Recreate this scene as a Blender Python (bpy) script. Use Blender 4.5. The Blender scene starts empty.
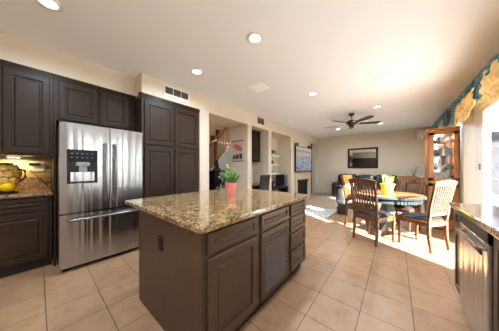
import bpy, bmesh, math, random
from math import sin, cos, pi, radians, atan2
from mathutils import Vector, Matrix
random.seed(7)
SC = bpy.context.scene
COL = SC.collection

# ------------------------------------------------------------------ camera, world, sun, exposure
EYE = 1.25
cam_data = bpy.data.cameras.new('camera')
cam_data.sensor_width = 36.0
cam_data.lens = 176.0 / 499.0 * 36.0
cam_data.shift_y = 2.5 / 499.0
cam_data.clip_start = 0.02
camera = bpy.data.objects.new('camera', cam_data)
COL.objects.link(camera)
camera.location = (0, 0, EYE)
camera.rotation_euler = (radians(90), 0, radians(39.7 - 90))
SC.camera = camera

SUN_DIR = Vector((0.50, 0.866, -0.56)).normalized()
world = bpy.data.worlds.new('world')
SC.world = world
world.use_nodes = True
wn = world.node_tree
wn.nodes.clear()
w_out = wn.nodes.new('ShaderNodeOutputWorld')
w_bg = wn.nodes.new('ShaderNodeBackground')
w_sky = wn.nodes.new('ShaderNodeTexSky')
w_sky.sky_type = 'HOSEK_WILKIE'
w_sky.sun_direction = -SUN_DIR
w_sky.turbidity = 3.0
w_sky.ground_albedo = 0.5
wn.links.new(w_sky.outputs[0], w_bg.inputs['Color'])
wn.links.new(w_bg.outputs[0], w_out.inputs['Surface'])
w_bg.inputs['Strength'].default_value = 7.5

sun_data = bpy.data.lights.new('sun', 'SUN')
sun_data.energy = 40.0
sun_data.angle = radians(0.6)
sun_data.color = (1.0, 0.96, 0.88)
sun = bpy.data.objects.new('sun', sun_data)
COL.objects.link(sun)
sun.rotation_euler = SUN_DIR.to_track_quat('-Z', 'Y').to_euler()

CAN_POWER = 11.0
SC.view_settings.view_transform = 'Standard'
SC.view_settings.look = 'None'
SC.view_settings.exposure = 1.08
SC.view_settings.gamma = 1.0
SC.view_settings.use_curve_mapping = False
SC.cycles.max_bounces = 10
SC.cycles.diffuse_bounces = 6
SC.cycles.sample_clamp_indirect = 6.0
SC.cycles.caustics_reflective = False

# ------------------------------------------------------------------ materials
class NT:
    def __init__(s, name):
        s.m = bpy.data.materials.new(name)
        s.m.use_nodes = True
        s.t = s.m.node_tree
        s.b = s.t.nodes['Principled BSDF']
        s.out = s.t.nodes['Material Output']
    def n(s, kind, **kw):
        nd = s.t.nodes.new(kind)
        for k, v in kw.items():
            if k in nd.inputs: nd.inputs[k].default_value = v
            else: setattr(nd, k, v)
        return nd
    def l(s, a, b): s.t.links.new(a, b)
    def coord(s, scale=(1, 1, 1), kind='Object', loc=(0, 0, 0), rot=(0, 0, 0)):
        tc = s.n('ShaderNodeTexCoord')
        mp = s.n('ShaderNodeMapping')
        mp.inputs['Scale'].default_value = scale
        mp.inputs['Location'].default_value = loc
        mp.inputs['Rotation'].default_value = rot
        s.l(tc.outputs[kind], mp.inputs[0])
        return mp.outputs[0]
    def ramp(s, fac, stops, interp='LINEAR'):
        r = s.n('ShaderNodeValToRGB')
        r.color_ramp.interpolation = interp
        e = r.color_ramp.elements
        e[0].position, e[0].color = stops[0][0], (*stops[0][1], 1)
        e[1].position, e[1].color = stops[-1][0], (*stops[-1][1], 1)
        for p, c in stops[1:-1]:
            x = e.new(p); x.color = (*c, 1)
        s.l(fac, r.inputs[0])
        return r.outputs[0]
    def mix(s, fac, a, b, mode='MIX'):
        m = s.n('ShaderNodeMix', data_type='RGBA', blend_type=mode)
        for sock, v in ((m.inputs[0], fac), (m.inputs[6], a), (m.inputs[7], b)):
            if hasattr(v, 'links'): s.l(v, sock)
            elif isinstance(v, (int, float)): sock.default_value = v
            else: sock.default_value = (*v, 1)
        return m.outputs[2]
    def bump(s, h, strength=.2, dist=.005):
        b = s.n('ShaderNodeBump', Strength=strength, Distance=dist)
        s.l(h, b.inputs['Height']); s.l(b.outputs[0], s.b.inputs['Normal'])

def plain(name, col, rough=.5, metal=0., noise=0., nscale=30., spec=.5, coat=0.):
    t = NT(name)
    t.b.inputs['Roughness'].default_value = rough
    t.b.inputs['Metallic'].default_value = metal
    t.b.inputs['Specular IOR Level'].default_value = spec
    t.b.inputs['Coat Weight'].default_value = coat
    nz = t.n('ShaderNodeTexNoise', Scale=nscale, Detail=4.)
    t.l(t.coord(), nz.inputs['Vector'])
    k = noise
    c = t.ramp(nz.outputs[0], [(.3, tuple(x * (1 - k) for x in col)), (.7, tuple(min(1, x * (1 + k)) for x in col))])
    t.l(c, t.b.inputs['Base Color'])
    return t.m

def emit(name, col, strength):
    t = NT(name)
    t.b.inputs['Base Color'].default_value = (.8, .8, .8, 1)
    t.b.inputs['Emission Color'].default_value = (*col, 1)
    t.b.inputs['Emission Strength'].default_value = strength
    return t.m

def wood(name, c1, c2, rough=.35, scale=(3, 3, 30), coat=.2):
    t = NT(name)
    wv = t.n('ShaderNodeTexNoise', Scale=4., Detail=6., Distortion=.6)
    t.l(t.coord((scale[2], scale[2], scale[0])), wv.inputs['Vector'])
    t.l(t.ramp(wv.outputs[0], [(.3, c1), (.7, c2)]), t.b.inputs['Base Color'])
    t.b.inputs['Roughness'].default_value = rough
    t.b.inputs['Coat Weight'].default_value = coat
    return t.m

def granite(name):
    t = NT(name)
    v = t.coord()
    v1 = t.n('ShaderNodeTexVoronoi', Scale=48.)
    v2 = t.n('ShaderNodeTexVoronoi', Scale=95.)
    n1 = t.n('ShaderNodeTexNoise', Scale=9., Detail=5.)
    n2 = t.n('ShaderNodeTexNoise', Scale=60., Detail=3.)
    ds = t.n('ShaderNodeVectorMath', operation='ADD')
    nd = t.n('ShaderNodeTexNoise', Scale=30.)
    t.l(v, nd.inputs['Vector'])
    sc = t.n('ShaderNodeVectorMath', operation='SCALE'); sc.inputs['Scale'].default_value = .03
    t.l(nd.outputs['Color'], sc.inputs[0]); t.l(v, ds.inputs[0]); t.l(sc.outputs[0], ds.inputs[1])
    for x in (v1, v2): t.l(ds.outputs[0], x.inputs['Vector'])
    for x in (n1, n2): t.l(v, x.inputs['Vector'])
    sep = t.n('ShaderNodeSeparateColor'); t.l(v1.outputs['Color'], sep.inputs[0])
    base = t.ramp(sep.outputs[0], [(0., (.045, .025, .015)), (.16, (.17, .09, .035)), (.38, (.32, .19, .08)), (.62, (.40, .26, .12)), (.84, (.52, .38, .21)), (.95, (.20, .14, .09))], 'CONSTANT')
    sep2 = t.n('ShaderNodeSeparateColor'); t.l(v2.outputs['Color'], sep2.inputs[0])
    fine = t.ramp(sep2.outputs[1], [(0., (.03, .018, .012)), (.22, (.22, .13, .055)), (.5, (.40, .27, .13)), (.85, (.60, .48, .31))], 'CONSTANT')
    c = t.mix(.45, base, fine)
    blot = t.ramp(n1.outputs[0], [(.35, (.62, .5, .36)), (.62, (1., 1., 1.))])
    c = t.mix(.7, c, blot, 'MULTIPLY')
    t.l(c, t.b.inputs['Base Color'])
    t.b.inputs['Roughness'].default_value = .12
    t.b.inputs['Coat Weight'].default_value = .35
    t.b.inputs['Coat Roughness'].default_value = .06
    return t.m

def floor_tile(name):
    t = NT(name)
    v = t.coord(loc=(-.047 + .352 * 20, -.590 + .351 * 20, 0))
    br = t.n('ShaderNodeTexBrick', offset=0., squash=1.)
    br.inputs['Scale'].default_value = 1.
    br.inputs['Mortar Size'].default_value = .0035
    br.inputs['Mortar Smooth'].default_value = .3
    br.inputs['Brick Width'].default_value = .352
    br.inputs['Row Height'].default_value = .351
    br.inputs['Color1'].default_value = (.355, .205, .112, 1)
    br.inputs['Color2'].default_value = (.405, .240, .134, 1)
    br.inputs['Mortar'].default_value = (.085, .05, .03, 1)
    t.l(v, br.inputs['Vector'])
    n1 = t.n('ShaderNodeTexNoise', Scale=7., Detail=7., Roughness=.65)
    n2 = t.n('ShaderNodeTexNoise', Scale=35., Detail=3.)
    t.l(v, n1.inputs['Vector']); t.l(v, n2.inputs['Vector'])
    m1 = t.ramp(n1.outputs[0], [(.33, (.74, .66, .60)), (.5, (1, .98, .95)), (.7, (1.12, 1.1, 1.08))])
    c = t.mix(.75, br.outputs['Color'], m1, 'MULTIPLY')
    t.l(c, t.b.inputs['Base Color'])
    r = t.n('ShaderNodeMapRange'); r.inputs['To Min'].default_value = .3; r.inputs['To Max'].default_value = .48
    t.l(n1.outputs[0], r.inputs[0]); t.l(r.outputs[0], t.b.inputs['Roughness'])
    inv = t.n('ShaderNodeMath', operation='SUBTRACT'); inv.inputs[0].default_value = 1.
    t.l(br.outputs['Fac'], inv.inputs[1])
    t.bump(inv.outputs[0], .5, .002)
    return t.m

def backsplash_tile(name):
    t = NT(name)
    v = t.coord(rot=(radians(90), 0, 0))
    br = t.n('ShaderNodeTexBrick')
    br.inputs['Scale'].default_value = 1.
    br.inputs['Mortar Size'].default_value = .003
    br.inputs['Brick Width'].default_value = .10
    br.inputs['Row Height'].default_value = .05
    br.inputs['Color1'].default_value = (.42, .33, .23, 1)
    br.inputs['Color2'].default_value = (.30, .215, .14, 1)
    br.inputs['Mortar'].default_value = (.40, .34, .27, 1)
    t.l(v, br.inputs['Vector'])
    t.l(br.outputs['Color'], t.b.inputs['Base Color'])
    t.b.inputs['Roughness'].default_value = .5
    return t.m

def stainless(name, base=(.46, .46, .47), rough=.24):
    t = NT(name)
    t.b.inputs['Metallic'].default_value = 1.
    nz = t.n('ShaderNodeTexNoise', Scale=5., Detail=3.)
    t.l(t.coord((2, 2, .2)), nz.inputs['Vector'])
    t.l(t.ramp(nz.outputs[0], [(.3, tuple(x * .96 for x in base)), (.7, base)]), t.b.inputs['Base Color'])
    r = t.n('ShaderNodeMapRange'); r.inputs['To Min'].default_value = rough - .04; r.inputs['To Max'].default_value = rough + .04
    t.l(nz.outputs[0], r.inputs[0]); t.l(r.outputs[0], t.b.inputs['Roughness'])
    nw = t.n('ShaderNodeTexNoise', Scale=1., Detail=1.)
    t.l(t.coord((15, 15, .04)), nw.inputs['Vector'])
    t.bump(nw.outputs[0], .5, .03)
    return t.m

def glass(name, tint=(1, 1, 1), gl=.10):
    t = NT(name)
    t.t.nodes.remove(t.b)
    tr = t.n('ShaderNodeBsdfTransparent'); tr.inputs[0].default_value = (*tint, 1)
    g = t.n('ShaderNodeBsdfGlossy', Roughness=.02)
    lw = t.n('ShaderNodeLayerWeight', Blend=.5)
    pw = t.n('ShaderNodeMath', operation='POWER'); pw.inputs[1].default_value = 5.
    fr = t.n('ShaderNodeMath', operation='MULTIPLY_ADD'); fr.inputs[1].default_value = .55; fr.inputs[2].default_value = .03
    t.l(lw.outputs['Facing'], pw.inputs[0]); t.l(pw.outputs[0], fr.inputs[0])
    mx = t.n('ShaderNodeMixShader')
    t.l(fr.outputs[0], mx.inputs[0]); t.l(tr.outputs[0], mx.inputs[1]); t.l(g.outputs[0], mx.inputs[2])
    t.l(mx.outputs[0], t.out.inputs['Surface'])
    return t.m

def cloth(name, c1, c2, c3=None, scale=9., rough=.8, sheen=.2):
    t = NT(name)
    nz = t.n('ShaderNodeTexNoise', Scale=scale, Detail=3., Distortion=1.2)
    t.l(t.coord(), nz.inputs['Vector'])
    st = [(.40, c1), (.55, c2)] if c3 is None else [(.36, c1), (.52, c2), (.56, c3), (.60, c2), (.64, c1)]
    t.l(t.ramp(nz.outputs[0], st), t.b.inputs['Base Color'])
    t.b.inputs['Roughness'].default_value = rough
    t.b.inputs['Sheen Weight'].default_value = sheen
    t.b.inputs['Subsurface Weight'].default_value = 0
    return t.m

def paint(name, col, rough=.85, bump=.08):
    t = NT(name)
    nz = t.n('ShaderNodeTexNoise', Scale=90., Detail=4.)
    t.l(t.coord(), nz.inputs['Vector'])
    t.l(t.ramp(nz.outputs[0], [(.3, tuple(x * .985 for x in col)), (.7, col)]), t.b.inputs['Base Color'])
    t.b.inputs['Roughness'].default_value = rough
    t.b.inputs['Specular IOR Level'].default_value = .25
    t.bump(nz.outputs[0], bump, .002)
    return t.m

def rug_mat(name):
    t = NT(name)
    v = t.coord()
    vo = t.n('ShaderNodeTexVoronoi', Scale=7., feature='DISTANCE_TO_EDGE')
    nz = t.n('ShaderNodeTexNoise', Scale=10., Detail=4., Distortion=1.)
    t.l(v, vo.inputs['Vector']); t.l(v, nz.inputs['Vector'])
    a = t.ramp(vo.outputs['Distance'], [(.02, (.85, .84, .82)), (.07, (.42, .43, .45))])
    b = t.ramp(nz.outputs[0], [(.42, (.78, .77, .75)), (.58, (.33, .34, .36))])
    t.l(t.mix(.5, a, b), t.b.inputs['Base Color'])
    t.b.inputs['Roughness'].default_value = .95
    t.bump(nz.outputs[0], .3, .01)
    return t.m

def screen_mat(name):
    # a lit television picture: sandy sky above, blue water with dark boulders
    t = NT(name)
    tc = t.n('ShaderNodeTexCoord')
    sp = t.n('ShaderNodeSeparateXYZ'); t.l(tc.outputs['Generated'], sp.inputs[0])
    nz = t.n('ShaderNodeTexNoise', Scale=3., Detail=4.); t.l(tc.outputs['Generated'], nz.inputs['Vector'])
    ad = t.n('ShaderNodeMath', operation='MULTIPLY_ADD'); ad.inputs[1].default_value = .12
    t.l(nz.outputs[0], ad.inputs[0]); t.l(sp.outputs[2], ad.inputs[2])
    g = t.ramp(ad.outputs[0], [(.0, (.22, .27, .33)), (.35, (.30, .35, .42)), (.62, (.33, .36, .42)), (.74, (.55, .42, .30)), (.80, (.62, .50, .36)), (.9, (.20, .22, .26)), (1., (.66, .52, .38))])
    mp = t.n('ShaderNodeMapping'); mp.inputs['Scale'].default_value = (5, 1, 7); t.l(tc.outputs['Generated'], mp.inputs[0])
    vo = t.n('ShaderNodeTexVoronoi', Scale=1.1); t.l(mp.outputs[0], vo.inputs['Vector'])
    rock = t.ramp(vo.outputs['Distance'], [(.26, (.05, .06, .09)), (.36, (1, 1, 1))])
    low = t.ramp(sp.outputs[2], [(.60, (0, 0, 0)), (.64, (1, 1, 1))])
    rk = t.mix(low, rock, (1., 1., 1.))
    c = t.mix(1., g, rk, 'MULTIPLY')
    t.b.inputs['Base Color'].default_value = (.02, .02, .02, 1)
    t.b.inputs['Roughness'].default_value = .15
    t.l(c, t.b.inputs['Emission Color'])
    t.b.inputs['Emission Strength'].default_value = .36
    return t.m

M = {}
M['wall'] = paint('wall_paint', (.66, .575, .465))
M['wall_pale'] = paint('pale_wall_paint', (.70, .655, .60))
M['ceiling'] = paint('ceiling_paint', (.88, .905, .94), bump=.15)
M['white'] = plain('white_paint', (.80, .79, .77), .5)
M['bright_white'] = plain('bright_white_paint', (.95, .95, .95), .5)
M['base'] = plain('baseboard_paint', (.60, .50, .40), .5)
M['cab'] = plain('espresso_cabinet', (.027, .0145, .0075), .42, noise=.15, nscale=14., spec=.25)
M['cab_island'] = plain('brown_island_cabinet', (.075, .042, .024), .36, noise=.08, nscale=10., spec=.35)
M['dark'] = plain('dark_recess', (.012, .009, .007), .7)
M['granite'] = granite('speckled_granite')
M['tile'] = floor_tile('beige_floor_tile')
M['splash'] = backsplash_tile('travertine_backsplash')
M['steel'] = stainless('stainless_steel')
M['steel_dark'] = stainless('brushed_handle_steel', (.30, .30, .31), .25)
M['black_gloss'] = plain('black_gloss_plastic', (.006, .006, .007), .3, spec=.12)
M['black'] = plain('black_plastic', (.012, .012, .013), .45, spec=.3)
M['grey_plastic'] = plain('grey_plastic', (.22, .22, .23), .4)
M['led'] = plain('panel_marks', (.18, .20, .22), .4)
M['leather'] = plain('black_leather', (.018, .016, .016), .33, noise=.2, nscale=40.)
M['cushion'] = plain('black_cushion', (.012, .012, .015), .6, noise=.15, spec=.25)
M['chair_wood'] = wood('brown_chair_wood', (.085, .029, .011), (.17, .062, .022), .36)
M['oak'] = wood('orange_oak', (.33, .125, .028), (.46, .19, .05), .35)
M['table_wood'] = wood('red_brown_table_wood', (.20, .075, .03), (.30, .12, .05), .25, coat=.4)
M['teal_dark'] = plain('dark_grey_teal_paint', (.035, .045, .05), .5, noise=.1, spec=.25)
M['teal_grey'] = plain('grey_teal_paint', (.17, .215, .22), .45, noise=.1)
M['pink'] = plain('pink_ceramic', (.85, .27, .23), .35, noise=.05)
M['yellow'] = plain('yellow_ceramic', (.86, .62, .05), .3, noise=.05)
M['soil'] = plain('potting_soil', (.05, .03, .02), .9, noise=.4, nscale=80.)
M['leaf'] = plain('green_leaf', (.085, .27, .035), .4, noise=.35, nscale=12.)
M['leaf_light'] = plain('light_green_leaf', (.34, .54, .07), .4, noise=.3, nscale=12.)
M['bud'] = plain('pale_green_bud', (.55, .68, .32), .5, noise=.15)
M['twig'] = plain('dark_twig', (.03, .022, .015), .7)
M['teal'] = cloth('teal_print_cloth', (.002, .06, .10), (.003, .14, .20), (.24, .36, .28), 7.)
M['gold'] = cloth('gold_sheer_cloth', (.56, .30, .05), (.74, .48, .14), None, 6.)
M['carpet'] = plain('beige_carpet', (.36, .27, .195), .95, noise=.12, nscale=60.)
M['rug'] = rug_mat('grey_patterned_rug')
M['screen'] = screen_mat('lit_screen')
M['glass'] = glass('window_glass')
M['glass_cab'] = glass('cabinet_glass')
M['mirror'] = plain('mirror_glass', (.9, .9, .9), .02, metal=1.)
M['blind'] = plain('ivory_blind', (.72, .69, .63), .6)
M['frame_white'] = plain('white_vinyl_frame', (.78, .78, .78), .4)
M['tan'] = plain('tan_stone', (.56, .44, .31), .6, noise=.12, nscale=8.)
M['iron'] = plain('black_iron', (.02, .018, .016), .45, metal=.3)
M['bronze'] = plain('dark_bronze', (.045, .03, .022), .4, metal=.6)
M['fan_wood'] = wood('dark_walnut_blade', (.035, .016, .010), (.075, .035, .02), .35)
M['stair_wood'] = wood('light_stair_wood', (.42, .28, .15), (.55, .38, .22), .45)
M['newel'] = wood('red_brown_newel', (.15, .06, .03), (.22, .09, .045), .5)
M['stair_wall'] = paint('daylight_tinted_stair_wall', (.70, .76, .85))  # bluish white painted in to stand for daylight falling on the stair wall
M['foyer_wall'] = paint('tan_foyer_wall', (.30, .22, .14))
M['poster'] = plain('cream_poster_paper', (.52, .49, .43), .7)
M['poster_red'] = plain('faded_red_print', (.50, .13, .10), .6, noise=.3, nscale=20.)
M['poster_dark'] = plain('dark_print', (.06, .055, .05), .7)
M['lamp'] = emit('lit_lamp_lens', (1., .95, .86), 9.)
M['ivory'] = plain('ivory_plastic', (.72, .69, .62), .45)
M['wicker'] = plain('pale_wicker', (.52, .44, .34), .8, noise=.3, nscale=90.)
M['pot_glaze'] = plain('amber_glaze', (.10, .045, .008), .3, noise=.5, nscale=14., coat=.5)
M['lemon'] = plain('lemon_glaze', (.95, .60, .0), .35, noise=.05)
M['disc'] = plain('pale_yellow_glaze', (.74, .44, .09), .3, noise=.3, nscale=25.)
def shade_mat():
    t = NT('sun_diffuser_cloth')
    t.t.nodes.remove(t.b)
    d = t.n('ShaderNodeBsdfDiffuse'); d.inputs[0].default_value = (.8, .8, .8, 1)
    tr = t.n('ShaderNodeBsdfTranslucent'); tr.inputs[0].default_value = (.40, .41, .42, 1)
    mx = t.n('ShaderNodeMixShader'); mx.inputs[0].default_value = .6
    t.l(d.outputs[0], mx.inputs[1]); t.l(tr.outputs[0], mx.inputs[2]); t.l(mx.outputs[0], t.out.inputs['Surface'])
    return t.m
M['shade'] = shade_mat()
M['stucco'] = paint('grey_stucco', (.052, .054, .066), bump=.3)
M['patio'] = plain('patio_concrete', (.70, .69, .68), .9, noise=.15, nscale=6.)
M['slate'] = plain('blue_slate_roof', (.045, .07, .14), .7, noise=.2)
M['cloth_print'] = cloth('yellow_print_cloth', (.52, .28, .03), (.60, .42, .14), (.50, .13, .09), 14., sheen=.1)
M['porcelain'] = plain('white_porcelain', (.78, .75, .70), .25)
M['blue_glaze'] = plain('blue_porcelain', (.10, .14, .25), .3, noise=.5, nscale=60.)
M['bag'] = plain('dark_can', (.03, .032, .035), .18, coat=.6)

# ------------------------------------------------------------------ mesh helpers
ORG = {}
class MB:
    def __init__(s): s.bm = bmesh.new()
    def box(s, x0, x1, y0, y1, z0, z1, bev=0., seg=1, mat=None):
        t = bmesh.new()
        bmesh.ops.create_cube(t, size=1.)
        for v in t.verts:
            v.co = Vector(((x0 + x1) / 2 + v.co.x * (x1 - x0), (y0 + y1) / 2 + v.co.y * (y1 - y0), (z0 + z1) / 2 + v.co.z * (z1 - z0)))
        if bev > 0:
            bev = min(bev, .45 * min(abs(x1 - x0), abs(y1 - y0), abs(z1 - z0)))
            bmesh.ops.bevel(t, geom=t.edges[:], offset=bev, segments=seg, profile=.5, affect='EDGES')
        return s.add(t, mat)
    def add(s, t, mat=None):
        if mat is not None: bmesh.ops.transform(t, matrix=mat, verts=t.verts[:])
        me = bpy.data.meshes.new('tmp'); t.to_mesh(me); t.free()
        s.bm.from_mesh(me); bpy.data.meshes.remove(me)
        return s
    def quads(s, pts, faces):
        t = bmesh.new()
        vs = [t.verts.new(p) for p in pts]
        for f in faces:
            try: t.faces.new([vs[i] for i in f])
            except ValueError: pass
        return s.add(t)
    def lathe(s, prof, c=(0, 0, 0), n=24, mat=None, cap=True):
        t = bmesh.new(); rings = []
        for r, z in prof:
            if r < 1e-5: rings.append([t.verts.new((c[0], c[1], c[2] + z))])
            else: rings.append([t.verts.new((c[0] + r * cos(2 * pi * k / n), c[1] + r * sin(2 * pi * k / n), c[2] + z)) for k in range(n)])
        for a, b in zip(rings, rings[1:]):
            for k in range(n):
                j = (k + 1) % n
                if len(a) == 1 and len(b) == 1: continue
                if len(a) == 1: t.faces.new((a[0], b[j], b[k]))
                elif len(b) == 1: t.faces.new((a[k], a[j], b[0]))
                else: t.faces.new((a[k], a[j], b[j], b[k]))
        if cap and len(rings[0]) > 1: t.faces.new(rings[0][::-1])
        if cap and len(rings[-1]) > 1: t.faces.new(rings[-1])
        return s.add(t, mat)
    def tube(s, pts, r, n=8, mat=None):
        pts = [Vector(p) for p in pts]
        rr = r if isinstance(r, (list, tuple)) else [r] * len(pts)
        t = bmesh.new(); rings = []
        up = Vector((0, 0, 1))
        for i, p in enumerate(pts):
            d = (pts[min(i + 1, len(pts) - 1)] - pts[max(i - 1, 0)]).normalized()
            u = up if abs(d.dot(up)) < .95 else Vector((1, 0, 0))
            a = d.cross(u).normalized(); b = a.cross(d).normalized()
            rings.append([t.verts.new(p + (a * cos(2 * pi * k / n) + b * sin(2 * pi * k / n)) * rr[i]) for k in range(n)])
        for a, b in zip(rings, rings[1:]):
            for k in range(n):
                j = (k + 1) % n
                t.faces.new((a[k], a[j], b[j], b[k]))
        t.faces.new(rings[0][::-1]); t.faces.new(rings[-1])
        bmesh.ops.recalc_face_normals(t, faces=t.faces[:])
        return s.add(t, mat)
    def bar(s, pts, w, d, mat=None, side=Vector((1, 0, 0))):
        # square-section bar swept along pts; w along 'side', d across it
        pts = [Vector(p) for p in pts]
        t = bmesh.new(); rings = []
        for i, p in enumerate(pts):
            dr = (pts[min(i + 1, len(pts) - 1)] - pts[max(i - 1, 0)]).normalized()
            a = (side - dr * side.dot(dr)).normalized(); b = dr.cross(a).normalized()
            ww = w[i] if isinstance(w, (list, tuple)) else w
            dd = d[i] if isinstance(d, (list, tuple)) else d
            rings.append([t.verts.new(p + a * (sx * ww / 2) + b * (sy * dd / 2)) for sx, sy in ((-1, -1), (1, -1), (1, 1), (-1, 1))])
        for a, b in zip(rings, rings[1:]):
            for k in range(4):
                j = (k + 1) % 4
                t.faces.new((a[k], a[j], b[j], b[k]))
        t.faces.new(rings[0][::-1]); t.faces.new(rings[-1])
        bmesh.ops.recalc_face_normals(t, faces=t.faces[:])
        return s.add(t, mat)
    def sheet(s, fn, nu, nv, thick=0.):
        t = bmesh.new()
        g = [[t.verts.new(fn(i / nu, j / nv)) for j in range(nv + 1)] for i in range(nu + 1)]
        for i in range(nu):
            for j in range(nv):
                t.faces.new((g[i][j], g[i + 1][j], g[i + 1][j + 1], g[i][j + 1]))
        if thick:
            bmesh.ops.recalc_face_normals(t, faces=t.faces[:])
            bmesh.ops.solidify(t, geom=t.faces[:], thickness=thick)
        return s.add(t)
    def build(s, name, mat, parent=None, loc=None, smooth=False, bev=0.):
        org = Vector((0, 0, 0))
        if parent is not None: org = ORG[parent.name]
        elif loc is not None: org = Vector(loc)
        bm = s.bm
        for v in bm.verts: v.co -= org
        bmesh.ops.recalc_face_normals(bm, faces=bm.faces[:])
        me = bpy.data.meshes.new(name)
        bm.to_mesh(me); bm.free()
        me.materials.append(M[mat])
        if smooth:
            me.polygons.foreach_set('use_smooth', [True] * len(me.polygons))
            try: me.set_sharp_from_angle(angle=radians(42))
            except Exception: pass
        o = bpy.data.objects.new(name, me)
        COL.objects.link(o)
        if parent is not None: o.parent = parent
        else: o.location = org
        ORG[o.name] = org
        if bev:
            b = o.modifiers.new('bevel', 'BEVEL'); b.width = bev; b.segments = 2; b.limit_method = 'ANGLE'
        return o

def tag(o, label=None, cat=None, group=None, kind=None):
    if label: o['label'] = label
    if cat: o['category'] = cat
    if group: o['group'] = group
    if kind: o['kind'] = kind
    return o
def thing(name, label, cat, loc=(0, 0, 0), group=None, local=False):
    o = bpy.data.objects.new(name, None)
    COL.objects.link(o)
    o.empty_display_size = .1
    o.location = loc
    ORG[o.name] = Vector((0, 0, 0)) if local else Vector(loc)
    return tag(o, label, cat, group)
def struct(name, mb, mat, parent=None):
    o = mb.build(name, mat, parent)
    if parent is None: o['kind'] = 'structure'
    return o
def copy_tree(o, parent=None):
    c = o.copy(); COL.objects.link(c)
    if parent is not None: c.parent = parent
    for ch in list(o.children): copy_tree(ch, c)
    return c
def boxes(*bs):
    m = MB()
    for b in bs: m.box(*b)
    return m

def panel(w, h, t=.022, frame=.055, rec=.014, lip=.010):
    """cabinet front in local axes: width x, height z, front towards -y (front face at y=-t); centred at x, z from 0"""
    bm = bmesh.new()
    def ring(a, y): return [bm.verts.new(p) for p in ((-w / 2 + a, y, a), (w / 2 - a, y, a), (w / 2 - a, y, h - a), (-w / 2 + a, y, h - a))]
    back = ring(0, 0); r0 = ring(0, -t + .004); r1 = ring(.004, -t); r2 = ring(frame, -t); r3 = ring(frame + lip * .35, -t + rec * .9); r4 = ring(frame + lip, -t + rec); r5 = ring(frame + lip * 2., -t + rec); r6 = ring(frame + lip * 3., -t + rec * .45)
    seq = [back, r0, r1, r2, r3, r4, r5, r6]
    for a, b in zip(seq, seq[1:]):
        for k in range(4):
            j = (k + 1) % 4
            bm.faces.new((a[k], a[j], b[j], b[k]))
    bm.faces.new(seq[-1]); bm.faces.new(back[::-1])
    return bm
def front(name, x0, x1, z0, z1, face, mat, parent, facing='-y', frame=.055, louver=False):
    w, h = x1 - x0, z1 - z0
    if facing == '-y': mt = Matrix.Translation(((x0 + x1) / 2, face, z0))
    elif facing == '+x': mt = Matrix.Translation((face, (x0 + x1) / 2, z0)) @ Matrix.Rotation(pi / 2, 4, 'Z')
    elif facing == '+y': mt = Matrix.Translation(((x0 + x1) / 2, face, z0)) @ Matrix.Rotation(pi, 4, 'Z')
    m = MB()
    if not louver:
        m.add(panel(w, h, frame=frame), mt)
    else:
        f = frame
        for b in ((-w / 2, w / 2, -.02, 0, 0, f), (-w / 2, w / 2, -.02, 0, h - f, h), (-w / 2, -w / 2 + f, -.02, 0, f, h - f), (w / 2 - f, w / 2, -.02, 0, f, h - f)):
            m.box(*b, bev=.003, mat=mt)
        m.box(-w / 2 + f, w / 2 - f, -.004, 0, f, h - f, mat=mt)
        n = 11; st = (h - 2 * f) / n
        for k in range(n):
            z = f + st * (k + .5)
            m.box(-w / 2 + f, w / 2 - f, -.005, .005, -st * .40, st * .40, bev=.004, seg=2, mat=mt @ Matrix.Translation((0, -.012, z)) @ Matrix.Rotation(radians(-40), 4, 'X'))
    return m.build(name, mat, parent)

# ------------------------------------------------------------------ setting
C = 2.74
XB, XR = -2.4, 9.10        # rear wall, far wall
YL, YK, YW = 3.04, 3.98, -1.0   # living wall plane, kitchen back wall, window wall
HD = 2.42
CARP = 5.66
struct('floor', boxes((XB, CARP, YW - .15, 6.2, -.1, 0)), 'tile')
cp = MB().box(CARP, XR, YW, 3.7, -.1, .008).build('floor_carpet', 'carpet'); cp['kind'] = 'structure'
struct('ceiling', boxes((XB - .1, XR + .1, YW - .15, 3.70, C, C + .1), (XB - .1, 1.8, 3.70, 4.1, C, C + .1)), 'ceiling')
# window wall with the sliding door opening and a second window
DX0, DX1, DZ = 2.88, 4.56, 2.22
struct('wall_right', boxes((XB, .3, YW - .15, YW, 0, C), (.3, 1.9, YW - .15, YW, 0, 1.08), (.3, 1.9, YW - .15, YW, 2.15, C), (1.9, DX0, YW - .15, YW, 0, C), (DX0, DX1, YW - .15, YW, DZ, C), (DX1, 5.3, YW - .15, YW, 0, C),
       (5.3, 7.8, YW - .15, YW, 2.2, C), (5.3, 7.8, YW - .15, YW, 0, .5), (7.8, XR + .1, YW - .15, YW, 0, C)), 'wall')
struct('wall_back', boxes((XR, XR + .1, YW - .15, 3.71, 0, C)), 'wall')
struct('wall_rear', boxes((XB - .1, XB, YW - .15, -.7, 0, C), (XB - .1, XB, 1.1, YK, 0, C), (XB - .1, XB, -.7, 1.1, 0, .85), (XB - .1, XB, -.7, 1.1, 2.15, C)), 'wall')
struct('wall_kitchen', boxes((XB - .1, 2.1, YK, YK + .1, 0, C)), 'wall')
struct('wall_left', boxes((2.1, 2.32, YL, YK + .1, 0, C)), 'wall')
struct('soffit_kitchen', boxes((XB, 1.035, 3.32, YK, 2.44, C), (1.035, 2.1, YL, YK, 2.425, C)), 'wall')
for b in ((2.32, XR, YL, 3.71, HD, C), (3.58, 3.75, YL, 3.71, 0, HD), (4.586, 4.758, YL, 3.71, 0, HD), (6.115, 8.10, YL, 3.71, 0, HD),
          (8.87, XR, YL, 3.71, 0, HD), (3.75, 4.586, 3.65, 3.71, 0, HD), (4.758, 6.115, 3.62, 3.71, 0, HD), (8.10, 8.87, 3.55, 3.71, 0, HD)):
    struct('wall_left', boxes(b), 'wall')
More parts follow.
